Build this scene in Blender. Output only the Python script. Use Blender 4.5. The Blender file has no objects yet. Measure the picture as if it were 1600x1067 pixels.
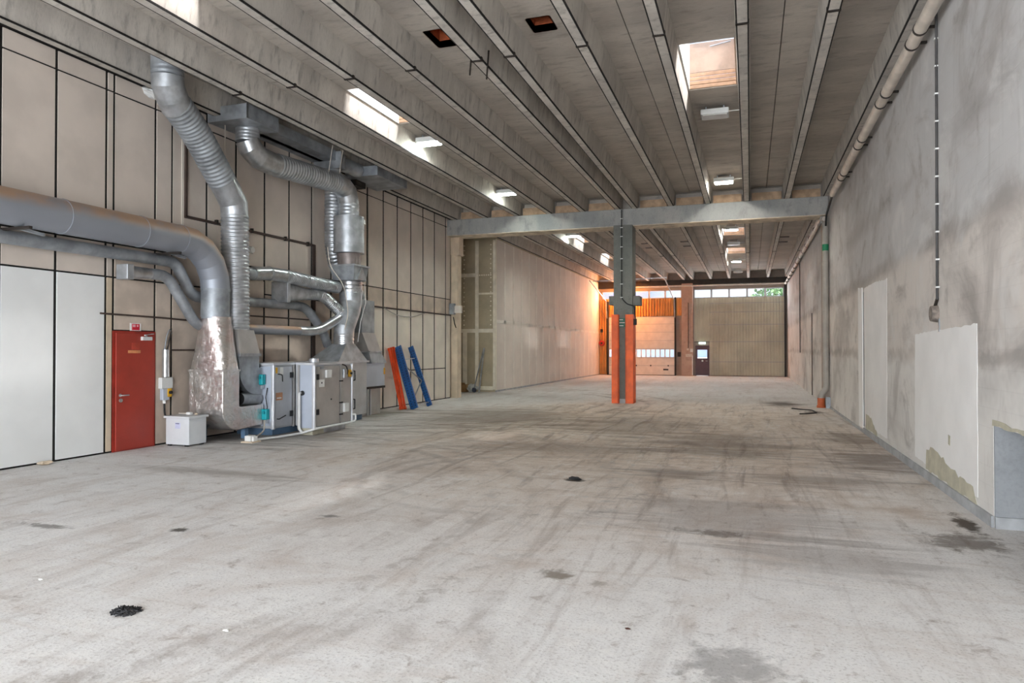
import bpy, bmesh, math, random
from mathutils import Vector, Matrix

random.seed(7)
scene = bpy.context.scene
COL = scene.collection

# ------------------------------------------------------------------ camera, world, sun, exposure
cam_data = bpy.data.cameras.new('camera')
cam_data.sensor_width = 36.0
cam_data.lens = 36.0 * 1100.0 / 1600.0
cam_data.clip_start = 0.05
cam_data.clip_end = 600
cam = bpy.data.objects.new('camera', cam_data)
COL.objects.link(cam)
cam.location = (0, 0, 1.8)
cam.rotation_euler = (math.radians(90.65), 0, math.radians(18.68))
scene.camera = cam

vs = scene.view_settings
vs.view_transform = 'Standard'
vs.look = 'None'
vs.gamma = 1.0
vs.use_curve_mapping = False
vs.exposure = 0.56
cy = scene.cycles
cy.max_bounces = 6
cy.diffuse_bounces = 4
cy.glossy_bounces = 2
cy.transparent_max_bounces = 6
cy.caustics_reflective = False
cy.caustics_refractive = False
cy.use_adaptive_sampling = True
cy.adaptive_threshold = 0.12
cy.adaptive_min_samples = 16
cy.sample_clamp_indirect = 6.0

world = bpy.data.worlds.new('sky')
scene.world = world
world.use_nodes = True
wn = world.node_tree
wn.nodes.clear()
w_out = wn.nodes.new('ShaderNodeOutputWorld')
w_bg = wn.nodes.new('ShaderNodeBackground')
w_tc = wn.nodes.new('ShaderNodeTexCoord')
w_no = wn.nodes.new('ShaderNodeTexNoise')
w_no.inputs['Scale'].default_value = 5.0
w_no.inputs['Detail'].default_value = 6.0
w_rp = wn.nodes.new('ShaderNodeValToRGB')
w_rp.color_ramp.elements[0].position = 0.42
w_rp.color_ramp.elements[0].color = (0.36, 0.55, 0.92, 1)
w_rp.color_ramp.elements[1].position = 0.6
w_rp.color_ramp.elements[1].color = (0.85, 0.9, 1.0, 1)
wn.links.new(w_tc.outputs['Generated'], w_no.inputs['Vector'])
wn.links.new(w_no.outputs['Fac'], w_rp.inputs['Fac'])
wn.links.new(w_rp.outputs['Color'], w_bg.inputs['Color'])
w_bg.inputs['Strength'].default_value = 1.05
wn.links.new(w_bg.outputs['Background'], w_out.inputs['Surface'])


def lamp(name, kind, loc, energy, color, rot=(0, 0, 0), size=1.0, size_y=None):
    d = bpy.data.lights.new(name, kind)
    d.energy = energy
    d.color = color
    if kind == 'AREA':
        d.shape = 'RECTANGLE'
        d.size = size
        d.size_y = size_y or size
    elif kind == 'POINT':
        d.shadow_soft_size = size
    o = bpy.data.objects.new(name, d)
    COL.objects.link(o)
    o.location = loc
    o.rotation_euler = rot
    return o


sun = lamp('sun', 'SUN', (20, -10, 40), 11.0, (1.0, 0.97, 0.94))
sun.rotation_euler = Vector((-0.68, 0.06, -1.0)).to_track_quat('-Z', 'Y').to_euler()
sun.data.angle = math.radians(12)

# fill area lights added in the open gates of the unseen rear wall
for gx in (-7.4, -1.0):
    lamp('gate_fill_light', 'AREA', (gx, -5.9, 2.5), 800, (0.93, 0.97, 1.0), (math.radians(90), 0, 0), 5.0, 4.9)
# daylight in the roof light shafts
SKY_Y = ((6.2, 8.35), (12.4, 14.6), (31.9, 33.9), (38.1, 40.4))
SKY_X = (-0.69, -7.26)
for sx in SKY_X:
    for (ya, yb) in SKY_Y:
        lamp('roof_daylight', 'AREA', (sx, (ya + yb) / 2, 7.9), 3.5, (1.0, 0.97, 0.95), (0, 0, 0), 0.85, yb - ya - 0.1)
# daylight through the far clerestory windows
lamp('clerestory_daylight', 'AREA', (-0.8, 49.5, 5.6), 90, (0.9, 0.95, 1.0), (math.radians(-75), 0, 0), 5.4, 0.5)
lamp('clerestory_daylight', 'AREA', (-7.1, 49.5, 5.6), 90, (0.9, 0.95, 1.0), (math.radians(-75), 0, 0), 5.2, 0.5)


# ------------------------------------------------------------------ material helpers
def lin(c):
    return tuple(((x / 255) / 12.92 if x / 255 <= 0.04045 else ((x / 255 + 0.055) / 1.055) ** 2.4) for x in c)


def rgba(c):
    return (*lin(c), 1.0)


class NT:
    def __init__(s, name):
        s.m = bpy.data.materials.new(name)
        s.m.use_nodes = True
        s.t = s.m.node_tree
        s.b = s.t.nodes['Principled BSDF']
        g = s.t.nodes.new('ShaderNodeNewGeometry')
        s.pos = g.outputs['Position']
        s._sep = None

    def n(s, typ, **kw):
        x = s.t.nodes.new(typ)
        for k, v in kw.items():
            setattr(x, k, v)
        return x

    def setin(s, sock, v):
        if isinstance(v, bpy.types.NodeSocket):
            s.t.links.new(v, sock)
        else:
            sock.default_value = v

    def math(s, op, a, b=0.0, c=None, clamp=False):
        x = s.n('ShaderNodeMath', operation=op, use_clamp=clamp)
        s.setin(x.inputs[0], a)
        s.setin(x.inputs[1], b)
        if c is not None:
            s.setin(x.inputs[2], c)
        return x.outputs[0]

    def xyz(s):
        if not s._sep:
            x = s.n('ShaderNodeSeparateXYZ')
            s.t.links.new(s.pos, x.inputs[0])
            s._sep = x.outputs
        return s._sep

    def scaled(s, sc, loc=(0, 0, 0), rot=(0, 0, 0), vec=None):
        x = s.n('ShaderNodeMapping')
        s.t.links.new(vec or s.pos, x.inputs['Vector'])
        x.inputs['Location'].default_value = loc
        x.inputs['Rotation'].default_value = rot
        x.inputs['Scale'].default_value = sc
        return x.outputs[0]

    def noise(s, scale, detail=4, vec=None, rough=0.55, dist=0.0):
        x = s.n('ShaderNodeTexNoise')
        s.t.links.new(vec or s.pos, x.inputs['Vector'])
        x.inputs['Scale'].default_value = scale
        x.inputs['Detail'].default_value = detail
        x.inputs['Roughness'].default_value = rough
        x.inputs['Distortion'].default_value = dist
        return x.outputs['Fac']

    def ss(s, v, lo, hi):
        x = s.n('ShaderNodeMapRange', interpolation_type='SMOOTHSTEP')
        s.setin(x.inputs['Value'], v)
        x.inputs['From Min'].default_value = lo
        x.inputs['From Max'].default_value = hi
        return x.outputs[0]

    def mix(s, f, a, b, mode='MIX'):
        x = s.n('ShaderNodeMix', data_type='RGBA', blend_type=mode)
        s.setin(x.inputs[0], f)
        s.setin(x.inputs[6], a)
        s.setin(x.inputs[7], b)
        return x.outputs[2]

    def bump(s, h, strength=0.3, dist=0.02):
        x = s.n('ShaderNodeBump')
        x.inputs['Strength'].default_value = strength
        x.inputs['Distance'].default_value = dist
        s.setin(x.inputs['Height'], h)
        s.t.links.new(x.outputs[0], s.b.inputs['Normal'])

    def fin(s, color, rough=0.7, metal=0.0, spec=None):
        s.setin(s.b.inputs['Base Color'], color)
        s.setin(s.b.inputs['Roughness'], rough)
        s.b.inputs['Metallic'].default_value = metal
        if spec is not None:
            s.b.inputs['Specular IOR Level'].default_value = spec
        return s.m


MATS = {}


def plain(name, c, rough=0.6, metal=0.0, var=0.12, scale=3.0, bump=0.0, emit=None, spec=None):
    """painted / plain surface with a soft mottling of its colour"""
    if name in MATS:
        return MATS[name]
    t = NT(name)
    n = t.noise(scale, 5)
    a = rgba(tuple(max(0, x * (1 - var)) for x in c))
    b = rgba(tuple(min(255, x * (1 + var)) for x in c))
    col = t.mix(t.ss(n, 0.3, 0.7), a, b)
    m = t.fin(col, rough, metal, spec)
    if bump:
        t.bump(t.noise(scale * 8, 3), bump, 0.01)
    if emit:
        t.b.inputs['Emission Color'].default_value = (*emit[0], 1)
        t.b.inputs['Emission Strength'].default_value = emit[1]
    MATS[name] = m
    return m


def concrete(name, c1, c2, c3, stretch=(1, 1, 1), bumpy=0.25):
    t = NT(name)
    v = t.scaled(stretch)
    n1 = t.noise(0.9, 6, v, 0.6)
    n2 = t.noise(5.0, 5, v, 0.6)
    n3 = t.noise(28.0, 3, v)
    col = t.mix(t.ss(n1, 0.35, 0.65), rgba(c1), rgba(c2))
    col = t.mix(t.math('MULTIPLY', t.ss(n2, 0.5, 0.72), 0.7), col, rgba(c3))
    col = t.mix(t.math('MULTIPLY', t.ss(n3, 0.45, 0.75), 0.25), col, rgba(tuple(x * 0.8 for x in c1)))
    t.bump(t.math('ADD', t.math('MULTIPLY', n3, 0.5), n2), bumpy, 0.015)
    return t.fin(col, 0.85)


M_BLACK = plain('black_joint', (24, 21, 20), 0.9)
M_CEIL = concrete('ceiling_concrete', (174, 166, 157), (192, 184, 174), (148, 140, 132), (0.5, 1.6, 1))
M_RIB = concrete('rib_concrete', (182, 176, 168), (206, 200, 191), (138, 132, 126), (1.0, 1.5, 0.45))
M_BEAM = concrete('beam_concrete', (150, 153, 152), (174, 173, 169), (130, 132, 131), (1, 1, 0.5))
M_COLUMN = concrete('column_concrete', (110, 112, 107), (128, 128, 122), (98, 100, 96))
M_INFILL = plain('infill_board', (188, 160, 132), 0.9)
M_GALV = plain('galvanised_steel', (184, 188, 192), 0.4, 0.7, 0.10, 4.0)
M_GALVD = plain('dull_galvanised_steel', (158, 163, 168), 0.5, 0.5, 0.12, 3.0)
M_SHINY = plain('bright_galvanised_steel', (196, 199, 202), 0.28, 0.85, 0.08, 6.0)
M_STRAP = plain('dark_strap_steel', (52, 46, 42), 0.6, 0.4)
M_BROWNPIPE = plain('brown_conduit', (74, 60, 54), 0.6, 0.2)
M_WHITE = plain('white_plastic', (225, 226, 224), 0.5, 0, 0.03)
M_LAMPW = plain('lamp_housing_white', (222, 224, 222), 0.5, 0, 0.03)
M_DARK = plain('dark_rubber', (34, 34, 36), 0.7)
M_RED = plain('red_door_paint', (166, 58, 44), 0.45, 0, 0.06, 1.5)
M_TEAL = plain('teal_plastic', (20, 168, 178), 0.45, 0, 0.06)
M_YELLOW = plain('yellow_paint', (228, 172, 38), 0.5, 0, 0.05)
M_ORANGE = plain('orange_rack_paint', (226, 78, 30), 0.5, 0, 0.08)
M_GUARD = plain('orange_guard_paint', (242, 98, 24), 0.5, 0, 0.08)
M_BLUE = plain('blue_rack_paint', (30, 88, 150), 0.45, 0, 0.10)
M_BLUEPLINTH = plain('blue_grey_plinth', (86, 112, 138), 0.6)
M_PANEL = plain('beige_wall_panel', (214, 202, 191), 0.55, 0, 0.035, 1.2)
M_PANEL2 = plain('tan_beige_wall_panel', (208, 192, 177), 0.6, 0, 0.07, 1.6)  # slightly darker, browner beige with stronger mottling
M_PANELLOW = plain('pale_beige_wall_panel', (232, 223, 211), 0.55, 0, 0.035, 1.2)
M_PANELWHITE = plain('white_wall_panel', (236, 237, 236), 0.5, 0, 0.02, 1.0)
M_DOORFRAME = plain('cream_frame', (214, 196, 172), 0.6, 0, 0.05)
M_AHU = plain('grey_coated_steel', (200, 202, 206), 0.4, 0.25, 0.04, 2.0)
M_AHUD = plain('darker_coated_steel', (182, 178, 175), 0.4, 0.3, 0.05, 2.0)
M_AHULIGHT = plain('pale_steel_and_cool_light', (190, 198, 212), 0.4, 0.2, 0.03, 2.0)  # pale steel; on the unit's end faces the blue is painted-in cool light
M_POST = plain('aluminium_post', (214, 216, 220), 0.35, 0.4, 0.03)
M_TRANSF = plain('white_powder_coat', (214, 217, 220), 0.5, 0, 0.02)
M_PAPER = plain('paper_white', (235, 235, 232), 0.8, 0, 0.03)
M_PVC = plain('grey_pvc', (168, 162, 154), 0.5, 0, 0.05)
M_PVCW = plain('pale_pvc', (212, 202, 190), 0.5, 0, 0.06)
M_ORANGEPVC = plain('orange_pvc', (186, 92, 50), 0.5, 0, 0.12)
M_GREEN = plain('green_band', (0, 118, 78), 0.5, 0, 0.05)
M_SIGNGREEN = plain('sign_green', (28, 104, 84), 0.5, 0, 0.05)
M_SIGNRED = plain('sign_red', (216, 34, 58), 0.5, 0, 0.05)
M_SIGNPINK = plain('sign_pink', (240, 176, 186), 0.5, 0, 0.04)
M_WOOD = plain('shaft_wood', (200, 164, 134), 0.7, 0, 0.08, 5)
M_WOOD2 = plain('shaft_plywood', (196, 172, 154), 0.75, 0, 0.05, 4)
M_RUSTWOOD = plain('hole_timber', (176, 90, 52), 0.8, 0, 0.15, 5)
M_BOARD = plain('plasterboard_paper', (188, 175, 148), 0.85, 0, 0.05, 1.5)
M_SKIM = plain('skimmed_plasterboard', (230, 219, 209), 0.8, 0, 0.03, 0.8)
M_TAPE = plain('joint_compound', (246, 238, 220), 0.85, 0, 0.04, 4)
M_SKIMTAPE = plain('skim_joint', (242, 234, 224), 0.85, 0, 0.03, 4)
M_BASE = plain('blue_grey_skirting', (168, 170, 172), 0.6, 0, 0.08, 4)
M_WHITEPATCH = plain('white_wall_paint', (242, 241, 239), 0.7, 0, 0.02, 1.2)
M_OLDPATCH = plain('old_cream_plaster', (190, 185, 165), 0.85, 0, 0.06, 5)
M_BLACKCABLE = plain('black_cable', (20, 20, 22), 0.6)
M_CARD = plain('cardboard', (176, 140, 98), 0.85, 0, 0.08)
M_MAROON = plain('maroon_door', (84, 36, 42), 0.4, 0, 0.06)
M_PIER = concrete('pier_render', (182, 156, 142), (194, 168, 154), (166, 142, 129))
M_FASCIA = concrete('fascia_concrete', (160, 146, 136), (172, 158, 147), (146, 134, 126))
M_CLAD = plain('ribbed_cladding', (204, 198, 178), 0.5, 0.0, 0.06, 0.7)
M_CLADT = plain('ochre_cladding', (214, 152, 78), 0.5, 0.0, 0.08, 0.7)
M_GDOOR = plain('sectional_door', (232, 222, 212), 0.5, 0, 0.03)


def glass_mat(name, tint, mixf, emit=None):
    m = bpy.data.materials.new(name)
    m.use_nodes = True
    t = m.node_tree
    t.nodes.clear()
    o = t.nodes.new('ShaderNodeOutputMaterial')
    tr = t.nodes.new('ShaderNodeBsdfTransparent')
    tr.inputs['Color'].default_value = (*tint, 1)
    gl = t.nodes.new('ShaderNodeBsdfPrincipled')
    gl.inputs['Base Color'].default_value = (0.9, 0.92, 0.95, 1)
    gl.inputs['Roughness'].default_value = 0.08
    mx = t.nodes.new('ShaderNodeMixShader')
    nz = t.nodes.new('ShaderNodeTexNoise')
    nz.inputs['Scale'].default_value = 1.3
    mr = t.nodes.new('ShaderNodeMapRange')
    mr.inputs['To Min'].default_value = mixf * 0.7
    mr.inputs['To Max'].default_value = mixf * 1.3
    t.links.new(nz.outputs['Fac'], mr.inputs['Value'])
    t.links.new(mr.outputs[0], mx.inputs[0])
    t.links.new(tr.outputs[0], mx.inputs[1])
    t.links.new(gl.outputs[0], mx.inputs[2])
    t.links.new(mx.outputs[0], o.inputs['Surface'])
    return m


M_GLASS = glass_mat('window_glass', (0.95, 0.98, 1.0), 0.10)
M_DOME = glass_mat('roof_light_acrylic', (0.97, 0.98, 1.0), 0.15)


def foil_mat():
    t = NT('foil_insulation')
    v = t.scaled((1, 1, 1))
    w = t.noise(6, 5, v, 0.6, 2.2)
    w2 = t.noise(2.2, 3)
    pink_reflection = t.math('MULTIPLY', t.ss(w2, 0.48, 0.62), 0.35)  # reflection of the red door painted into the foil as pink patches
    col = t.mix(pink_reflection, rgba((220, 216, 212)), rgba((206, 168, 166)))
    t.bump(w, 0.6, 0.035)
    return t.fin(col, 0.24, 0.82)


M_FOIL = foil_mat()


def dusty_duct():
    """galvanised duct with a coat of tan dust on its upward side"""
    t = NT('dusty_duct_steel')
    g = t.n('ShaderNodeNewGeometry')
    sp = t.n('ShaderNodeSeparateXYZ')
    t.t.links.new(g.outputs['Normal'], sp.inputs[0])
    f = t.math('MULTIPLY', t.ss(sp.outputs['Z'], -0.05, 0.55), t.ss(t.noise(1.6, 4), 0.2, 0.55))
    col = t.mix(t.math('MULTIPLY', f, 0.9), rgba((156, 161, 170)), rgba((190, 158, 130)))
    return t.fin(col, 0.5, 0.5)


M_DUSTY = dusty_duct()


def floor_mat():
    t = NT('worn_concrete_floor')
    X, Y, Z = t.xyz()
    big = t.noise(0.22, 3, t.scaled((1.0, 0.7, 1), (3, 1, 0)), 0.6, 1.2)
    med = t.noise(0.75, 5, t.scaled((1.0, 0.6, 1), (0, 0, 0), (0, 0, 0.25)), 0.68, 1.5)
    fine = t.noise(5, 5, None, 0.72, 0.5)
    grit = t.noise(45, 2, None, 0.65)
    strk = t.noise(1.5, 4, t.scaled((2.2, 0.2, 1), (0, 0, 0), (0, 0, 0.12)), 0.7, 0.9)
    strk2 = t.noise(1.3, 4, t.scaled((0.3, 2.2, 1), (5, 2, 0), (0, 0, -0.18)), 0.7, 1.0)
    strk3 = t.noise(2.2, 4, t.scaled((2.6, 0.25, 1), (1, 7, 0), (0, 0, -0.65)), 0.7, 0.8)
    light, tan, brown, dark = (226, 225, 224), (220, 203, 186), (178, 157, 139), (134, 117, 105)
    # browner towards the middle of the hall where vehicles turn
    dm = t.math('SQRT', t.math('ADD', t.math('POWER', t.math('DIVIDE', t.math('ADD', X, 2.2), 7.0), 2.0),
                               t.math('POWER', t.math('DIVIDE', t.math('SUBTRACT', Y, 16.5), 11.5), 2.0)))
    dm = t.math('ADD', dm, t.math('MULTIPLY', t.math('SUBTRACT', big, 0.5), 0.9))
    mid = t.math('SUBTRACT', 1.0, t.ss(dm, 0.35, 1.1))
    col = t.mix(t.math('MULTIPLY', mid, 0.9), rgba(light), rgba(tan))
    amt = t.math('ADD', 0.36, t.math('MULTIPLY', mid, 0.6))
    col = t.mix(t.math('MULTIPLY', t.ss(big, 0.45, 0.68), t.math('MULTIPLY', amt, 0.6)), col, rgba(brown))
    col = t.mix(t.math('MULTIPLY', t.ss(med, 0.46, 0.72), t.math('MULTIPLY', amt, 0.8)), col, rgba(brown))
    col = t.mix(t.math('MULTIPLY', t.ss(strk, 0.5, 0.72), t.math('MULTIPLY', amt, 0.75)), col, rgba(dark))
    col = t.mix(t.math('MULTIPLY', t.ss(strk2, 0.5, 0.74), t.math('MULTIPLY', amt, 0.7)), col, rgba(brown))
    col = t.mix(t.math('MULTIPLY', t.ss(strk3, 0.53, 0.74), t.math('MULTIPLY', amt, 0.5)), col, rgba(dark))
    # pale scuffs and dark flecks
    col = t.mix(t.math('MULTIPLY', t.ss(t.math('ADD', fine, t.math('MULTIPLY', t.math('SUBTRACT', med, 0.5), -0.5)), 0.5, 0.7), 0.55), col, rgba((234, 232, 229)))
    col = t.mix(t.math('MULTIPLY', t.ss(fine, 0.45, 0.25), 0.6), col, rgba(dark))
    col = t.mix(t.math('MULTIPLY', t.ss(grit, 0.5, 0.72), 0.4), col, rgba((142, 135, 129)))
    # tyre arcs: worn rings with a tread broken up by the grit
    wob = t.math('MULTIPLY', t.math('SUBTRACT', med, 0.5), 0.5)
    gate = t.ss(t.math('ADD', t.math('MULTIPLY', fine, 0.5), t.math('MULTIPLY', big, 0.5)), 0.44, 0.6)
    for (cx, cy, r, wd, st) in ((-9.0, 6.0, 6.3, .16, .45), (-9.0, 6.0, 6.85, .14, .4), (-9.5, 8.0, 7.9, .2, .4), (4.5, 6.0, 6.4, .16, .4), (4.5, 6.0, 6.9, .14, .35),
                            (-12.0, 22.0, 8.2, .16, .7), (-12.0, 22.0, 8.9, .16, .7), (-12, 22, 9.8, .2, .6), (6.0, 18.0, 8.2, .2, .5), (6.0, 18.0, 7.4, .16, .5), (-3.0, 9.5, 1.9, .14, .4), (-3.0, 9.5, 2.3, .14, .35)):
        dx = t.math('SUBTRACT', X, cx)
        dy = t.math('SUBTRACT', Y, cy)
        L = t.math('SQRT', t.math('ADD', t.math('MULTIPLY', dx, dx), t.math('MULTIPLY', dy, dy)))
        e = t.math('ABSOLUTE', t.math('SUBTRACT', t.math('ADD', L, wob), r))
        f = t.math('MULTIPLY', t.math('SUBTRACT', 1.0, t.ss(e, wd * 0.2, wd)), t.math('MULTIPLY', gate, st))
        col = t.mix(f, col, rgba((128, 116, 108)))
    # oil and dirt spots with ragged outlines
    rag = t.math('MULTIPLY', t.math('SUBTRACT', fine, 0.5), 3.0)
    rag2 = t.math('MULTIPLY', t.math('SUBTRACT', strk2, 0.5), 4.0)
    for (cx, cy, rx, ry, st, c) in ((-1.49, 5.47, .15, .17, .8, (118, 106, 92)), (-1.1, 5.35, .08, .07, .5, (130, 118, 104)), (-2.3, 9.5, .16, .12, .9, (62, 54, 48)),
                                (-0.35, 7.2, .3, .12, .75, (96, 86, 78)), (-0.2, 8.0, 1.1, .8, .4, (118, 106, 100)), (-0.6, 14.0, 1.2, 1.6, .6, (112, 98, 86)), (0.9, 10.5, 1.0, .4, .55, (116, 98, 84)),
                                (-2.6, 17.0, 1.5, 2.2, .45, (118, 104, 90)), (-6.5, 17.5, 2.2, 2.6, .6, (112, 98, 84)), (-0.1, 4.2, .3, .35, .55, (118, 116, 114)), (1.0, 25.0, .5, .9, .85, (80, 68, 58)), (1.75, 21.9, .3, .5, .75, (84, 74, 64)),
                                (2.1, 8.4, .1, .45, .95, (74, 62, 52)), (1.9, 7.6, .35, .35, .7, (96, 84, 74)), (1.85, 12.6, .45, 1.0, .65, (112, 94, 80)), (1.9, 15.5, .4, 1.2, .55, (112, 94, 80)), (-5.4, 5.6, .1, .08, .9, (72, 66, 60)),
                                (-6.8, 5.3, .3, .08, .7, (98, 92, 88)), (-4.3, 6.6, .12, .06, .7, (90, 84, 80)), (-7.6, 8.4, 1.6, .25, .5, (122, 110, 100)), (-1.0, 10.5, .6, .35, .6, (106, 92, 82)),
                                (-9.2, 12.4, 1.3, 1.6, .6, (98, 88, 78)), (-9.9, 17.5, .7, 1.6, .7, (98, 92, 72)), (0.6, 6.6, .8, .5, .4, (124, 114, 108)), (-3.5, 12.5, 1.6, .8, .45, (120, 106, 94))):
        a = t.math('POWER', t.math('DIVIDE', t.math('SUBTRACT', X, cx), rx), 2.0)
        b = t.math('POWER', t.math('DIVIDE', t.math('SUBTRACT', Y, cy), ry), 2.0)
        q = t.math('ADD', t.math('SQRT', t.math('ADD', a, b)), rag if rx < 0.4 else rag2)
        f = t.math('MULTIPLY', t.math('SUBTRACT', 1.0, t.ss(q, 0.4, 1.25 if rx < 0.4 else 1.6)), st)
        col = t.mix(f, col, rgba(c))
    t.bump(t.math('ADD', t.math('MULTIPLY', fine, 0.6), t.math('MULTIPLY', grit, 0.4)), 0.3, 0.012)
    return t.fin(col, t.math('ADD', 0.62, t.math('MULTIPLY', med, 0.25)), 0.0, 0.3)


def right_wall_mat():
    t = NT('patched_concrete_wall')
    X, Y, Z = t.xyz()
    v = t.scaled((1, 0.7, 1))
    n0 = t.noise(0.35, 5, v, 0.6, 0.5)
    n1 = t.noise(1.2, 6, v, 0.62, 0.8)
    n2 = t.noise(7, 5, None, 0.6)
    drip = t.noise(3.0, 4, t.scaled((1, 2.2, 0.22)), 0.6)
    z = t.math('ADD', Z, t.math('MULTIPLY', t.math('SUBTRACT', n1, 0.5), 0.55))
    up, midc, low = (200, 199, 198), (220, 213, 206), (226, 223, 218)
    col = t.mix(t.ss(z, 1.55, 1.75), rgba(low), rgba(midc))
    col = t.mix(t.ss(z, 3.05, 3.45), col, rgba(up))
    # tide marks left by the old wash
    for (zz, w, st) in ((1.72, .16, .6), (3.25, .24, .7), (4.4, .3, .4)):
        e = t.math('ABSOLUTE', t.math('SUBTRACT', z, zz))
        f = t.math('MULTIPLY', t.math('SUBTRACT', 1.0, t.ss(e, 0.02, w)), t.math('MULTIPLY', t.ss(n0, 0.35, 0.65), st))
        col = t.mix(f, col, rgba((118, 110, 104)))
    col = t.mix(t.math('MULTIPLY', t.ss(n0, 0.47, 0.66), 0.65), col, rgba((160, 155, 151)))
    nb = t.noise(0.7, 5, t.scaled((1, 0.8, 0.8), (4, 9, 2), (0.6, 0, 0)), 0.68, 1.4)
    col = t.mix(t.math('MULTIPLY', t.ss(nb, 0.5, 0.72), 0.5), col, rgba((158, 151, 146)))
    col = t.mix(t.math('MULTIPLY', t.ss(n1, 0.52, 0.7), 0.55), col, rgba((222, 220, 217)))
    col = t.mix(t.math('MULTIPLY', t.ss(n1, 0.45, 0.28), 0.6), col, rgba((142, 134, 128)))
    col = t.mix(t.math('MULTIPLY', t.ss(drip, 0.55, 0.75), 0.22), col, rgba((136, 130, 126)))
    col = t.mix(t.math('MULTIPLY', t.ss(n2, 0.55, 0.75), 0.2), col, rgba((208, 205, 200)))
    # faint block joints under the wash
    cb = t.n('ShaderNodeCombineXYZ')
    t.t.links.new(Y, cb.inputs[0])
    t.t.links.new(Z, cb.inputs[1])
    br = t.n('ShaderNodeTexBrick')
    t.t.links.new(cb.outputs[0], br.inputs['Vector'])
    br.inputs['Scale'].default_value = 1.0
    br.inputs['Brick Width'].default_value = 0.6
    br.inputs['Row Height'].default_value = 0.2
    br.inputs['Mortar Size'].default_value = 0.008
    br.inputs['Mortar Smooth'].default_value = 0.5
    jf = t.math('MULTIPLY', br.outputs['Fac'], t.math('MULTIPLY', t.ss(n0, 0.4, 0.6), 0.07))
    col = t.mix(jf, col, rgba((128, 122, 116)))
    t.bump(t.math('SUBTRACT', t.math('ADD', n1, t.math('MULTIPLY', n2, 0.5)), t.math('MULTIPLY', br.outputs['Fac'], 0.12)), 0.25, 0.02)
    return t.fin(col, 0.85)


M_FLOOR = floor_mat()
M_RIGHT = right_wall_mat()
M_NICHE = concrete('niche_render', (146, 149, 152), (158, 160, 162), (132, 135, 138))


# ------------------------------------------------------------------ mesh helpers
ORG = {}


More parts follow.
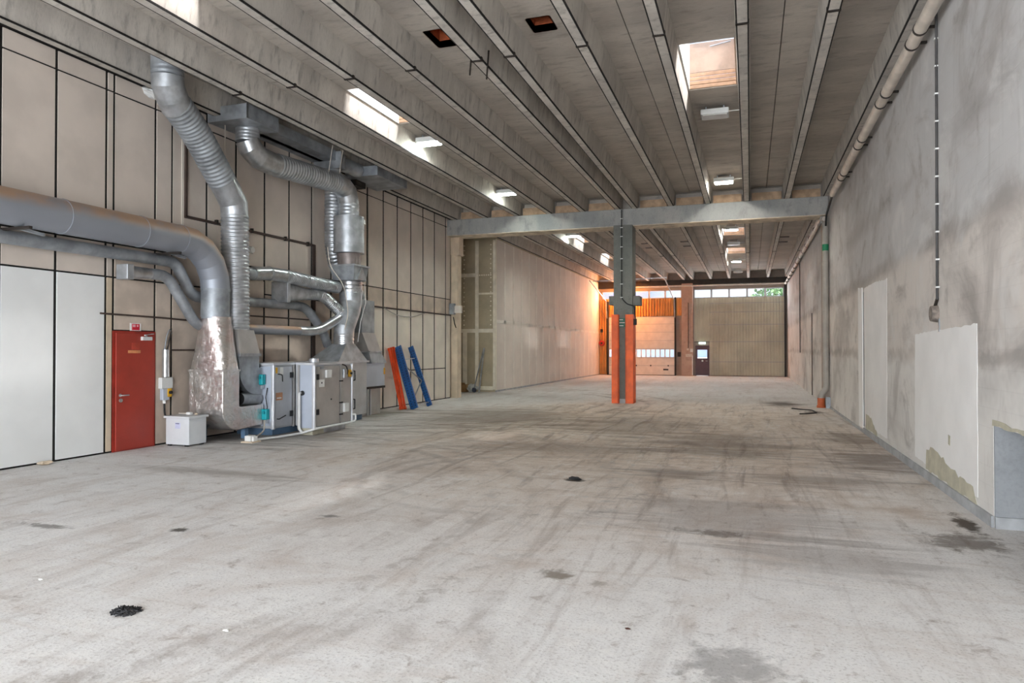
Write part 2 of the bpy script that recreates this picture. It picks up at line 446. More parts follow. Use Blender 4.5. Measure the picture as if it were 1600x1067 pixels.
class MB:
    def __init__(s):
        s.v, s.f, s.sm = [], [], []

    def add(s, vs_, fs, smooth=False):
        o = len(s.v)
        s.v += [tuple(p) for p in vs_]
        for f in fs:
            s.f.append([i + o for i in f])
            s.sm.append(smooth)
        return s

    def box(s, x0, x1, y0, y1, z0, z1):
        return s.add([(x0, y0, z0), (x1, y0, z0), (x1, y1, z0), (x0, y1, z0), (x0, y0, z1), (x1, y0, z1), (x1, y1, z1), (x0, y1, z1)],
                     [(0, 3, 2, 1), (4, 5, 6, 7), (0, 1, 5, 4), (1, 2, 6, 5), (2, 3, 7, 6), (3, 0, 4, 7)])

    def bar(s, a, b, w, h, up=(0, 0, 1)):
        a, b = Vector(a), Vector(b)
        d = (b - a).normalized()
        r = d.cross(Vector(up))
        if r.length < 1e-4:
            r = d.cross(Vector((1, 0, 0)))
        r.normalize()
        u = r.cross(d)
        r *= w / 2
        u *= h / 2
        vs_ = [a - r - u, a + r - u, a + r + u, a - r + u, b - r - u, b + r - u, b + r + u, b - r + u]
        return s.add(vs_, [(0, 3, 2, 1), (4, 5, 6, 7), (0, 1, 5, 4), (1, 2, 6, 5), (2, 3, 7, 6), (3, 0, 4, 7)])

    def hexa(s, a, b):
        """loft between two 4-point loops, capped"""
        return s.add(list(a) + list(b), [(3, 2, 1, 0), (4, 5, 6, 7), (0, 1, 5, 4), (1, 2, 6, 5), (2, 3, 7, 6), (3, 0, 4, 7)])

    def prism(s, poly, axis, a, b):
        n = len(poly)

        def p(q, c):
            return {'x': (c, q[0], q[1]), 'y': (q[0], c, q[1]), 'z': (q[0], q[1], c)}[axis]
        return s.add([p(q, a) for q in poly] + [p(q, b) for q in poly],
                     [tuple(range(n)), tuple(range(2 * n - 1, n - 1, -1))] + [(i, (i + 1) % n, n + (i + 1) % n, n + i) for i in range(n)])

    def tube(s, pts, r, seg=20, caps=True, smooth=True, split=False):
        pts = [Vector(p) for p in pts]
        n = len(pts)
        rs = r if isinstance(r, (list, tuple)) else [r] * n
        tang = []
        for i in range(n):
            a = (pts[i] - pts[i - 1]).normalized() if i else (pts[1] - pts[0]).normalized()
            b = (pts[i + 1] - pts[i]).normalized() if i < n - 1 else a
            m = (a + b)
            m = m.normalized() if m.length > 1e-6 else a
            tang.append((m, 1.0 / max(0.5, m.dot(b))))
        ref = Vector((0, 0, 1)) if abs(tang[0][0].z) < 0.9 else Vector((0, 1, 0))
        rings = []
        u = None
        for i in range(n):
            d, k = tang[i]
            if u is None:
                u = (ref - d * ref.dot(d)).normalized()
            else:
                u = (u - d * u.dot(d)).normalized()
            w = d.cross(u)
            ring = []
            nd = (pts[i + 1] - pts[i]).normalized() if i < n - 1 else (pts[i] - pts[i - 1]).normalized()
            for j in range(seg):
                t = 2 * math.pi * j / seg
                o = (u * math.cos(t) + w * math.sin(t)) * rs[i]
                # mitre: slide along the outgoing direction onto the bisecting plane
                e = o - nd * (o.dot(nd))
                e = e.normalized() * rs[i] if e.length > 1e-6 else o
                if k > 1.001 and k < 1.6:
                    e = e - nd * (e.dot(d) / max(0.3, nd.dot(d)))
                    ring.append(pts[i] + e)
                else:
                    ring.append(pts[i] + o)
            rings.append(ring)
        if split:
            for i in range(n - 1):
                s.add(rings[i] + rings[i + 1], [(j, (j + 1) % seg, seg + (j + 1) % seg, seg + j) for j in range(seg)], smooth)
        else:
            vs_ = [p for q in rings for p in q]
            s.add(vs_, [(i * seg + j, i * seg + (j + 1) % seg, (i + 1) * seg + (j + 1) % seg, (i + 1) * seg + j) for i in range(n - 1) for j in range(seg)], smooth)
        if caps:
            s.add(rings[0], [tuple(range(seg - 1, -1, -1))])
            s.add(rings[-1], [tuple(range(seg))])
        return s

    def disc(s, c, nrm, r, th, seg=16):
        c, nrm = Vector(c), Vector(nrm).normalized()
        return s.tube([c, c + nrm * th], r, seg)

    def lumpy(s, c, rx, ry, rz, seed, seg=10, rings=6, amp=0.25):
        rnd = random.Random(seed)
        vs_, fs = [], []
        for i in range(rings + 1):
            p = math.pi * i / rings
            for j in range(seg):
                q = 2 * math.pi * j / seg
                k = 1 + rnd.uniform(-amp, amp) * (0 < i < rings)
                vs_.append((c[0] + rx * k * math.sin(p) * math.cos(q), c[1] + ry * k * math.sin(p) * math.sin(q), c[2] + rz * k * math.cos(p)))
        for i in range(rings):
            for j in range(seg):
                fs.append((i * seg + j, i * seg + (j + 1) % seg, (i + 1) * seg + (j + 1) % seg, (i + 1) * seg + j))
        return s.add(vs_, fs, False)

    def build(s, name, mat, parent=None, bevel=0.0, label=None, cat=None, group=None, kind=None):
        me = bpy.data.meshes.new(name)
        if parent is not None:
            o0 = ORG[parent.name]
        else:
            xs, ys, zs = zip(*s.v)
            o0 = Vector(((min(xs) + max(xs)) / 2, (min(ys) + max(ys)) / 2, min(zs)))
        me.from_pydata([(x - o0[0], y - o0[1], z - o0[2]) for x, y, z in s.v], [], s.f)
        bm = bmesh.new()
        bm.from_mesh(me)
        bmesh.ops.recalc_face_normals(bm, faces=bm.faces)
        bm.to_mesh(me)
        bm.free()
        me.polygons.foreach_set('use_smooth', s.sm)
        me.materials.append(mat)
        me.update()
        o = bpy.data.objects.new(name, me)
        COL.objects.link(o)
        if parent is not None:
            o.parent = parent
        else:
            o.location = o0
        ORG[o.name] = Vector(o0)
        if bevel:
            b = o.modifiers.new('bevel', 'BEVEL')
            b.width = bevel
            b.segments = 2
            b.limit_method = 'ANGLE'
        tag(o, label, cat, group, kind)
        return o


def tag(o, label=None, cat=None, group=None, kind=None):
    if label:
        o['label'] = label
    if cat:
        o['category'] = cat
    if group:
        o['group'] = group
    if kind:
        o['kind'] = kind
    return o


def thing(name, loc, label, cat, group=None, kind=None):
    o = bpy.data.objects.new(name, None)
    COL.objects.link(o)
    o.location = loc
    o.empty_display_size = 0.2
    ORG[o.name] = Vector(loc)
    return tag(o, label, cat, group, kind)


def B(x0, x1, y0, y1, z0, z1):
    return MB().box(x0, x1, y0, y1, z0, z1)


def share(src, name, parent, loc, rot=None, scale=None):
    """another object that shares src's mesh"""
    o = bpy.data.objects.new(name, src.data)
    COL.objects.link(o)
    o.parent = parent
    o.location = Vector(loc) - (ORG[parent.name] if parent else Vector((0, 0, 0)))
    if rot:
        o.rotation_euler = rot
    if scale:
        o.scale = scale
    ORG[o.name] = Vector(loc)
    return o


def copy_tree(o, parent=None, delta=(0, 0, 0)):
    c = o.copy()
    COL.objects.link(c)
    c.parent = parent
    ORG[c.name] = ORG[o.name] + Vector(delta)
    if parent is None:
        c.location = Vector(o.location) + Vector(delta)
    for ch in list(o.children):
        copy_tree(ch, c, delta)
    return c


def smooth_path(pts, rad=0.15, n=6):
    """polyline with its corners rounded"""
    pts = [Vector(p) for p in pts]
    out = [pts[0]]
    for i in range(1, len(pts) - 1):
        a, b, c = pts[i - 1], pts[i], pts[i + 1]
        k = min(rad, (a - b).length * 0.49, (c - b).length * 0.49)
        p, q = b + (a - b).normalized() * k, b + (c - b).normalized() * k
        for j in range(n + 1):
            t = j / n
            out.append(p * (1 - t) ** 2 + b * 2 * t * (1 - t) + q * t * t)
    out.append(pts[-1])
    return out


def resample(pts, step):
    pts = [Vector(p) for p in pts]
    out = [pts[0]]
    carry = 0.0
    for a, b in zip(pts, pts[1:]):
        L = (b - a).length
        if L < 1e-6:
            continue
        t = step - carry
        while t <= L:
            out.append(a + (b - a) * (t / L))
            t += step
        carry = L - (t - step)
    if (out[-1] - pts[-1]).length > step * 0.3:
        out.append(pts[-1])
    return out


def corrugated(pts, r, pitch=0.06, amp=0.012, seg=24):
    q = resample(pts, pitch / 4)
    rs = [r + amp * (0, 0.8, 1, 0.8)[i % 4] for i in range(len(q))]
    return MB().tube(q, rs, seg)


# ------------------------------------------------------------------ the hall
XL, XR, YB, YF = -10.56, 2.33, -6.0, 49.6
RIB_Z, SLAB_Z = 6.56, 7.05

B(-12.6, 4.2, YB - 0.3, YF + 0.3, -0.3, 0.0).build('floor', M_FLOOR, label='worn pale grey concrete floor with brown stains and tyre marks', cat='floor', kind='structure')

# ---- right wall with a low recess near the camera
m = MB()
m.box(XR, XR + 0.35, 8.32, YF, 0, 7.1)
m.box(XR, XR + 0.35, YB, 6.2, 0, 7.1)
m.box(XR, XR + 0.35, 6.2, 8.32, 1.03, 7.1)
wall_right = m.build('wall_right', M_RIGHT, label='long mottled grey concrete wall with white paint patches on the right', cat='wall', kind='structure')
m = MB()
m.box(XR + 0.004, XR + 1.3, 8.295, 8.5, 0, 1.03)
m.box(XR + 0.004, XR + 1.3, 6.0, 6.22, 0, 1.03)
m.box(XR + 1.2, XR + 1.3, 6.0, 8.5, 0, 1.2)
m.box(XR + 0.35, XR + 1.3, 6.0, 8.5, 1.032, 1.2)
m.build('recess_lining', M_NICHE, wall_right)
B(XR, XR + 1.2, 8.265, 8.296, 0, 0.115).build('recess_skirting', M_BASE, wall_right)


def ragged(poly, axis_x, th, seed, amp=0.02, step=0.12):
    """thin coat of paint on the wall plane: outline with an uneven edge; poly in (y, z)"""
    rnd = random.Random(seed)
    out = []
    n = len(poly)
    for i in range(n):
        a, b = poly[i], poly[(i + 1) % n]
        L = math.dist(a, b)
        k = max(1, int(L / step))
        for j in range(k):
            t = j / k
            out.append((a[0] + (b[0] - a[0]) * t + rnd.uniform(-amp, amp), a[1] + (b[1] - a[1]) * t + rnd.uniform(-amp, amp)))
    return MB().prism(out, 'x', axis_x - th, axis_x + 0.002)


ragged([(11.9, 0.2), (11.85, 2.03), (8.82, 2.08), (8.84, 0.2)], XR, 0.004, 1, 0.012).build('paint_patch', M_WHITEPATCH, wall_right, label='large white painted patch')
ragged([(16.75, 0.2), (16.75, 3.1), (15.6, 3.13), (14.1, 3.07), (14.17, 0.2)], XR, 0.004, 2, 0.015).build('paint_patch', M_WHITEPATCH, wall_right, label='tall white painted patch')
ragged([(17.5, 0.1), (17.52, 3.18), (16.95, 3.14), (16.92, 0.1)], XR, 0.02, 3, 0.008).build('paint_strip', M_WHITEPATCH, wall_right, label='narrow white painted strip')
ragged([(16.92, 0.15), (16.9, 3.05), (16.8, 3.05), (16.8, 0.15)], XR, 0.003, 4, 0.012, 0.2).build('wall_crack', M_NICHE, wall_right)
ragged([(11.2, 0.12), (11.15, 0.38), (10.8, 0.5), (10.4, 0.42), (9.9, 0.36), (9.6, 0.3), (9.0, 0.26), (8.84, 0.12)], XR, 0.006, 5, 0.03).build('bare_patch', M_OLDPATCH, wall_right)
ragged([(16.6, 0.12), (16.6, 0.42), (15.9, 0.4), (15.3, 0.2), (15.2, 0.12)], XR, 0.006, 6, 0.03).build('bare_patch', M_OLDPATCH, wall_right)
ragged([(10.02, 0.62), (10.02, 0.74), (9.93, 0.74), (9.93, 0.62)], XR, 0.007, 8, 0.01).build('wall_hole', M_OLDPATCH, wall_right)
ragged([(8.34, 1.03), (8.34, 1.08), (8.1, 1.1), (7.8, 1.06), (7.3, 1.09), (6.6, 1.06), (6.3, 1.03)], XR, 0.006, 9, 0.012).build('bare_patch', M_OLDPATCH, wall_right)
B(XR - 0.02, XR + 0.001, 30.05, 30.3, 0, 3.24).build('wall_groove', M_BROWNPIPE, wall_right)
B(XR - 0.03, XR + 0.001, 24.42, 24.6, 0, 5.9).build('wall_cover_strip', M_PVCW, wall_right)
o = B(XR - 0.025, XR + 0.002, 8.32, 16.85, 0, 0.115).build('baseboard_right', M_BASE, label='low blue grey skirting at the foot of the right wall', cat='skirting', kind='structure')
B(XR - 0.022, XR + 0.002, 16.85, 24.3, 0, 0.06).build('skirting_end', M_BASE, o)

# ---- left wall: insulated panels on a black backing
wall_left = B(XL - 0.35, XL - 0.018, YB, 24.1, 0, 7.1).build('wall_left', M_BLACK, label='left wall of tall beige and white panels with black joints', cat='wall', kind='structure')
ys = [7.456, 8.347, 9.278, 9.433, 10.344, 10.745, 11.66, 12.53, 13.48, 14.39, 15.32, 16.19, 17.2, 18.07, 19.01, 19.91, 20.85, 21.76, 22.68, 23.65, 24.1]
y = 7.456
while y > YB + 0.9:
    y -= 0.93
    ys.insert(0, y)
for a, b in zip(ys, ys[1:]):
    g = 0.028 if a < 11 else (0.036 if a < 16 else 0.048)
    rows = [(0.03, 3.05), (3.08, 3.64), (3.67, 6.30), (6.33, 6.62)]
    if 20.8 < a < 23.6:
        rows = [(0.03, 1.105), (1.135, 3.05)] + rows[1:]
    if abs(a - 9.433) < 0.01:
        rows[0] = (2.15, 3.05)
    for (z0, z1) in rows:
        mat = M_PANEL
        if z1 < 3.1:
            mat = M_PANELWHITE if b < 9.3 else (M_PANEL2 if b < 17 else M_PANELLOW)
        elif z1 < 3.7 and a > 9:
            mat = M_PANEL2
        if b - a < 0.2:
            mat = M_DOORFRAME if z1 < 3.1 else M_PANEL
        B(XL - 0.0185, XL + random.uniform(-0.004, 0.004), a + g, b - g, z0, z1).build('wall_panel', mat, wall_left)
B(XL - 0.06, XL + 0.02, YB, 24.1, 6.645, 6.72).build('top_rail', M_BLACK, wall_left)

# ---- red door in the left wall
door1 = thing('door_1', (XL, 9.88, 0), 'red painted steel door in the left panel wall', 'door', kind='structure')
B(XL - 0.05, XL + 0.012, 9.43, 10.35, 0.0, 2.13).build('door_frame', plain('red_frame_paint', (150, 44, 32), 0.5), door1)
leaf = B(XL - 0.03, XL + 0.03, 9.475, 10.315, 0.02, 2.09).build('door_leaf', M_RED, door1, bevel=0.006)
hd = MB().disc((XL + 0.03, 9.56, 0.99), (1, 0, 0), 0.028, 0.012)
hd.tube([(XL + 0.04, 9.56, 0.99), (XL + 0.085, 9.56, 0.99), (XL + 0.085, 9.70, 0.99)], 0.011, 10)
hd.build('handle', M_SHINY, leaf)
MB().disc((XL + 0.03, 9.565, 0.9), (1, 0, 0), 0.033, 0.02).build('lock_rose', M_SHINY, leaf)
B(XL + 0.03, XL + 0.09, 9.99, 10.21, 1.965, 2.035).build('closer', M_WHITE, leaf, bevel=0.008)
MB().bar((XL + 0.07, 10.1, 2.04), (XL + 0.12, 10.0, 2.06), 0.02, 0.015).bar((XL + 0.12, 10.0, 2.06), (XL + 0.02, 10.3, 2.09), 0.02, 0.015).build('closer_arm', M_GALV, leaf)
B(XL + 0.03, XL + 0.034, 9.72, 9.99, 1.735, 1.785).build('name_strip', plain('tape_tan', (206, 138, 92), 0.7), leaf)
B(XL + 0.03, XL + 0.032, 9.8, 9.97, 1.80, 1.92).build('notice', plain('faded_notice', (186, 72, 54), 0.7), leaf)
s = thing('fire_sign', (XL, 9.9, 2.14), 'small square red and white fire sign above the red door', 'sign')
B(XL + 0.004, XL + 0.012, 9.78, 10.02, 2.14, 2.275).build('backing', M_PAPER, s)
B(XL + 0.012, XL + 0.015, 9.82, 9.985, 2.15, 2.262).build('red_field', M_SIGNRED, s)
B(XL + 0.015, XL + 0.017, 9.835, 9.893, 2.205, 2.25).build('pictogram_left', M_SIGNPINK, s)
MB().disc((XL + 0.015, 9.94, 2.228), (1, 0, 0), 0.02, 0.002).build('pictogram_right', M_SIGNPINK, s)

# ---- partition of plasterboard in the second bay
PX, PY = -10.2, 28.0
part = B(-12.3, PX - 0.012, PY + 0.012, YF, 0, RIB_Z).build('wall_partition', M_BOARD, label='plasterboard partition wall with taped joints beyond the beam', cat='wall', kind='structure')
# front boards (x splits) and filler strips
xs = [-12.3, -11.05, PX]
zs = {0: [0.08, 2.6, 4.97, 6.5], 1: [0.08, 2.6, 4.18, 6.5]}
for i in range(2):
    for z0, z1 in zip(zs[i], zs[i][1:]):
        B(xs[i] + 0.004, xs[i + 1] - 0.004, PY, PY + 0.012, z0 + 0.004, z1 - 0.004).build('plasterboard', M_BOARD, part)
tp = [(-11.13, -10.97, 0.1, 6.45), (PX - 0.12, PX - 0.01, 0.1, 6.45), (-11.7, -11.5, 0.1, 2.55)]
for (x0, x1, z0, z1) in tp:
    B(x0, x1, PY - 0.004, PY + 0.001, z0, z1).build('joint_strip', M_TAPE, part)
for (x0, x1, z0, z1) in ((-12.3, -11.13, 4.9, 5.06), (-10.97, PX - 0.12, 4.14, 4.22), (-12.3, PX - 0.12, 2.52, 2.68), (-12.3, PX - 0.12, 0.08, 0.24)):
    B(x0, x1, PY - 0.003, PY + 0.001, z0, z1).build('joint_strip', M_TAPE, part)
scr = MB()
for z in [2.85 + 0.2 * i for i in range(18)]:
    scr.disc((-11.64 + random.uniform(-.01, .01), PY - 0.003, z), (0, 1, 0), 0.035, 0.005, 8)
    scr.disc((-10.42 + random.uniform(-.01, .01), PY - 0.003, z), (0, 1, 0), 0.03, 0.005, 8)
for i in range(6):
    scr.disc((-10.92 + 0.1 * i, PY - 0.003, 4.97), (0, 1, 0), 0.035, 0.005, 8)
tag(scr.build('filled_screws', M_TAPE, part), kind='stuff')
# long side, skimmed boards
yy = PY
i = 0
while yy < YF - 0.1:
    y1 = min(yy + 1.2, YF)
    for (z0, z1) in ((0.06, 3.0), (3.0, RIB_Z - 0.06)):
        B(PX - 0.012, PX, yy + 0.004, y1 - 0.004, z0 + 0.003, z1 - 0.003).build('plasterboard', M_SKIM, part)
    B(PX - 0.001, PX + 0.003, y1 - 0.09, min(y1 + 0.09, YF), 0.1, RIB_Z - 0.1).build('joint_strip', M_SKIMTAPE, part)
    yy = y1
B(PX - 0.001, PX + 0.003, PY, YF, 2.93, 3.07).build('joint_strip', M_SKIMTAPE, part)
B(PX - 0.001, PX + 0.004, PY, PY + 0.12, 0.06, RIB_Z - 0.06).build('corner_strip', M_TAPE, part)
B(PX - 0.012, PX + 0.02, PY, YF, 0, 0.07).build('baseboard_left', M_BASE, label='grey skirting along the foot of the plasterboard partition', cat='skirting', kind='structure')
m = B(-12.6, XL - 0.06, 24.1, PY, 0, 7.1)
m = MB().box(-12.6, -12.3, 24.1, YF, 0, 7.1).box(-12.6, XL - 0.06, 24.1, 24.3, 0, 7.1)
m.build('wall_inner', M_PANEL2, label='return wall of the side bay behind the left column', cat='wall', kind='structure')

# ---- ceiling: double-tee slabs with ribs
ceiling = thing('ceiling', (-4, 22, RIB_Z), 'ribbed concrete ceiling of double tee slabs', 'ceiling', kind='structure')
tees = [((1.13, 2.27), 0.52, 2.66), ((-1.29, -0.09), -1.89, 0.52), ((-3.68, -2.48), -3.96, -1.89),
        ((-5.46, -4.25), -6.06, -3.96), ((-7.86, -6.66), -8.46, -6.06), ((-10.26, -9.06), -10.9, -8.46)]
bays = ((-1.7, 24.12), (24.18, YF))
HOLES = []
for sx in SKY_X:
    for (ya, yb) in SKY_Y:
        HOLES.append((sx - 0.485, sx + 0.485, ya - 0.035, yb + 0.035, 'sky'))
HOLES += [(-3.36, -2.98, 10.62, 11.12, 'timber'), (-5.1, -4.75, 10.5, 11.15, 'timber')]


def slab_mesh(x0, x1, y0, y1, z0, z1):
    hs = [h for h in HOLES if h[0] > x0 and h[1] < x1 and h[2] > y0 and h[3] < y1]
    mb = MB()
    yc = y0
    for (a, b, c, d, k) in sorted(hs, key=lambda h: h[2]):
        mb.box(x0, x1, yc, c, z0, z1)
        mb.box(x0, a, c, d, z0, z1)
        mb.box(b, x1, c, d, z0, z1)
        yc = d
    mb.box(x0, x1, yc, y1, z0, z1)
    return mb


for bi, (y0, y1) in enumerate(bays):
    for (ribs, x0, x1) in tees:
        p = slab_mesh(x0 + 0.008, x1 - 0.008, y0, y1, SLAB_Z, SLAB_Z + 0.12).build('ceiling_panel', M_CEIL, ceiling)
        for rx in ribs:
            MB().prism([(rx - 0.07, RIB_Z), (rx + 0.07, RIB_Z), (rx + 0.125, SLAB_Z + 0.01), (rx - 0.125, SLAB_Z + 0.01)], 'y', y0, y1 - 0.0).build('rib', M_RIB, p)
            for sg in (-1, 1):
                B(rx + sg * 0.078 - 0.013, rx + sg * 0.078 + 0.013, y0, y1, RIB_Z + 0.002, RIB_Z + 0.03).build('edge_strip', M_BLACK, p)  # thin dark strip along each bottom edge of the rib
            ym = (y0 + y1) / 2 - 0.45
            st = MB().box(rx - 0.085, rx + 0.085, ym - 0.025, ym + 0.025, RIB_Z - 0.015, RIB_Z + 0.0)
            st.box(rx - 0.095, rx - 0.075, ym - 0.025, ym + 0.025, RIB_Z - 0.015, RIB_Z + 0.05)
            st.box(rx + 0.075, rx + 0.095, ym - 0.025, ym + 0.025, RIB_Z - 0.015, RIB_Z + 0.05)
            st.build('strap', M_STRAP, p)
for (a, b, c, d, k) in HOLES:
    if k == 'timber':
        m = MB().box(a - 0.02, a, c, d, SLAB_Z, SLAB_Z + 0.5).box(b, b + 0.02, c, d, SLAB_Z, SLAB_Z + 0.5)
        m.box(a, b, c - 0.02, c, SLAB_Z, SLAB_Z + 0.5).box(a, b, d, d + 0.02, SLAB_Z, SLAB_Z + 0.5).box(a, b, c, d, SLAB_Z + 0.45, SLAB_Z + 0.5)
        m.build('hole_lining', M_RUSTWOOD, ceiling)
# dark roofing above the joints, and the end of the hall behind the camera
m = slab_mesh(-12.6, 2.9, YB, YF + 0.3, SLAB_Z + 0.13, SLAB_Z + 0.3) if False else None
roof = MB()
for (x0, x1) in ((-12.6, -8.46), (-6.06, -1.89), (0.52, 2.9)):
    roof.box(x0, x1, YB, YF + 0.3, SLAB_Z + 0.52, SLAB_Z + 0.6)
for jx in (-8.46, -6.06, -3.96, -1.89, 0.52):
    roof.box(jx - 0.05, jx + 0.05, -1.7, YF, SLAB_Z + 0.13, SLAB_Z + 0.18)
roof.box(-12.6, -10.88, -1.7, YF, SLAB_Z, SLAB_Z + 0.2)
roof.box(-12.6, 2.9, YB, -1.6, SLAB_Z, SLAB_Z + 0.2)
roof.box(-12.6, 2.9, 24.1, 24.2, SLAB_Z + 0.1, SLAB_Z + 0.2)
roof.build('roof_covering', M_BLACK, ceiling)
for (x0, x1) in ((1.3, 1.75), (-3.2, -2.7), (-5.1, -4.6)):
    for yv in (34.9, 36.5):
        B(x0, x1, yv, yv + 0.35, SLAB_Z - 0.012, SLAB_Z + 0.005).build('vent_slot', M_STRAP, ceiling)

# ---- cross beam, columns
beam = thing('concrete_beam', (-4.1, 24.1, 5.99), 'long grey concrete beam crossing the hall under the ceiling ribs', 'beam')
B(XL, XR - 0.02, 23.75, 24.5, 5.99, RIB_Z).build('beam_body', M_BEAM, beam, bevel=0.015)
B(XL, XR - 0.02, 23.745, 24.51, 5.965, 5.99).build('bounce_lit_soffit', plain('bounce_lit_soffit', (204, 190, 170), 0.8), beam)  # added pale sheet: floor bounce on the beam underside put into its colour
allr = sorted([r for t_ in tees for r in t_[0]])
for a, b in zip(allr, allr[1:]):
    if b - a > 0.7:
        B(a + 0.16, b - 0.16, 24.0, 24.3, RIB_Z, RIB_Z + 0.3).build('infill_block', M_INFILL, beam)
B(XL, XR, 24.3, 24.34, RIB_Z, SLAB_Z).build('back_board', M_CEIL, beam)

col_ = thing('concrete_column', (-4.05, 23.95, 0), 'grey concrete column with orange guards in the middle of the hall', 'column')
m = MB().box(-4.36, -3.72, 23.6, 24.3, 0, 5.99)
m.build('shaft', M_COLUMN, col_, bevel=0.012)
B(-4.53, -4.36, 23.65, 24.25, 3.31, 3.61).build('corbel', M_COLUMN, col_, bevel=0.01)
B(-3.72, -3.49, 23.65, 24.25, 3.29, 3.6).build('corbel', M_COLUMN, col_, bevel=0.01)
for (x0, x1, sx) in ((-4.375, -4.18, -1), (-3.93, -3.71, 1)):
    g = MB().box(x0, x1, 23.46, 23.5, 0, 2.97)
    xo = -4.375 if sx < 0 else -3.71
    g.box(min(xo, xo + 0.03 * sx), max(xo, xo + 0.03 * sx), 23.46, 24.0, 0, 2.97)
    xi = x1 if sx < 0 else x0
    g.box(xi - 0.012, xi + 0.012, 23.46, 23.6, 0, 2.97)
    g.build('guard', M_GUARD, col_, label='orange steel corner guard')
B(-4.16, -3.95, 23.57, 23.62, 0, 0.14).build('foot_plate', M_BASE, col_)
s = thing('column_sign', (-4.06, 23.59, 2.55), 'small green notice fixed to the middle column', 'sign')
B(-4.17, -3.95, 23.585, 23.6, 2.55, 2.85).build('board', M_SIGNGREEN, s)
for zz, w in ((2.80, .12), (2.70, .18), (2.60, .14)):
    B(-4.16, -4.16 + w, 23.58, 23.585, zz - 0.012, zz + 0.012).build('text_line', M_PAPER, s)
cbl = MB().tube(smooth_path([(-4.08, 23.575, 6.5), (-4.08, 23.575, 3.52), (-3.9, 23.575, 3.32), (-3.66, 23.575, 3.26), (-3.62, 23.56, 2.8)], 0.1), 0.018, 8)
s = thing('column_cable', (-4.08, 23.58, 2.8), 'black cable clipped down the face of the middle column', 'cable')
cbl.build('cable', M_BLACKCABLE, s)
for z in (6.2, 5.9, 5.6, 5.25, 4.85, 4.45, 4.0, 3.55):
    B(-4.12, -4.04, 23.55, 23.6, z - 0.012, z + 0.012).build('clip', M_PAPER, s)
B(-3.68, -3.58, 23.52, 23.62, 2.62, 2.82).build('plug', M_DARK, s)

lc = thing('wall_column', (-10.35, 24.0, 0), 'slim cream column where the left wall meets the beam', 'column')
B(XL, -10.3, 24.12, 24.5, 0, 5.3).build('shaft', M_DOORFRAME, lc, bevel=0.01)
B(XL - 0.03, -10.22, 24.1, 24.52, 5.3, 5.99).build('head', M_DOORFRAME, lc, bevel=0.02)
rp = thing('wall_pilaster', (2.25, 24.2, 0), 'concrete pilaster under the right end of the beam', 'column')
B(2.16, XR, 23.95, 24.45, 0, 5.99).build('shaft', M_FASCIA, rp, bevel=0.01)
B(2.1, XR, 23.93, 24.47, 5.75, 5.99).build('head', M_BEAM, rp)

# ---- far wall
wf = MB()
wf.box(-12.6, XR + 0.35, YF, YF + 0.25, 5.9, 7.3)
wf.box(-12.6, -9.98, YF, YF + 0.25, 0, 5.9)
wf.box(-9.98, -9.5, YF, YF + 0.25, 0, 5.35)
wf.box(-9.5, -4.93, YF, YF + 0.25, 4.08, 5.35)
wf.box(-4.93, -4.45, YF, YF + 0.25, 0, 5.35)
wf.box(-4.45, -3.62, YF, YF + 0.25, 0, 5.9)
wf.box(-3.62, -3.53, YF, YF + 0.25, 0, 5.3)
wf.box(-3.53, -2.63, YF, YF + 0.25, 2.07, 5.3)
wf.box(-2.63, 2.12, YF, YF + 0.25, 0, 5.3)
wf.box(2.12, XR + 0.35, YF, YF + 0.25, 0, 5.9)
wall_far = wf.build('wall_far', M_FASCIA, label='far end wall with high windows and ribbed cladding', cat='wall', kind='structure')
B(-10.2, XR, YF - 0.3, YF, 6.1, RIB_Z).build('fascia_beam', M_STRAP, wall_far)
B(-4.42, -3.68, YF - 0.35, YF, 0, 6.3).build('pier', M_PIER, wall_far)


def cladding(x0, x1, z0, z1, pitch=0.19):
    mb = MB()
    n = int(round((x1 - x0) / pitch))
    p = (x1 - x0) / n
    pr = []
    for i in range(n):
        a = x0 + i * p
        pr += [(a, YF - 0.01), (a + p * 0.5, YF - 0.01), (a + p * 0.58, YF - 0.1), (a + p * 0.92, YF - 0.1)]
    pr.append((x1, YF - 0.01))
    vs_ = [(x, y_, z0) for x, y_ in pr] + [(x, y_, z1) for x, y_ in pr]
    k = len(pr)
    return mb.add(vs_, [(i, i + 1, k + i + 1, k + i) for i in range(k - 1)])


cladding(-2.6, 2.15, 0.05, 5.28).build('ribbed_cladding', M_CLAD, wall_far)
cladding(-3.62, -2.6, 2.35, 5.28).build('ribbed_cladding', M_CLAD, wall_far)
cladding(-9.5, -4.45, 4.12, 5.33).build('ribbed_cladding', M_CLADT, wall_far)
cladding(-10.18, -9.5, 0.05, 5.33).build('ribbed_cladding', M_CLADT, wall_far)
for z in (0.95, 2.3, 3.45, 4.3, 4.9):
    B(-2.6, 2.15, YF - 0.112, YF - 0.09, z, z + 0.04).build('cladding_rail', M_AHUD, wall_far)
B(-3.6, -1.3, YF - 0.06, YF - 0.04, 2.3, 2.33).build('cable_tray', M_STRAP, wall_far)
B(2.14, 2.24, YF - 0.2, YF, 0, 6.1).build('end_post', M_STRAP, wall_far)
B(-4.93, -4.82, YF - 0.12, YF, 0, 5.4).build('door_jamb', M_STRAP, wall_far)
B(-9.62, -9.5, YF - 0.12, YF, 0, 5.2).build('door_jamb', M_STRAP, wall_far)


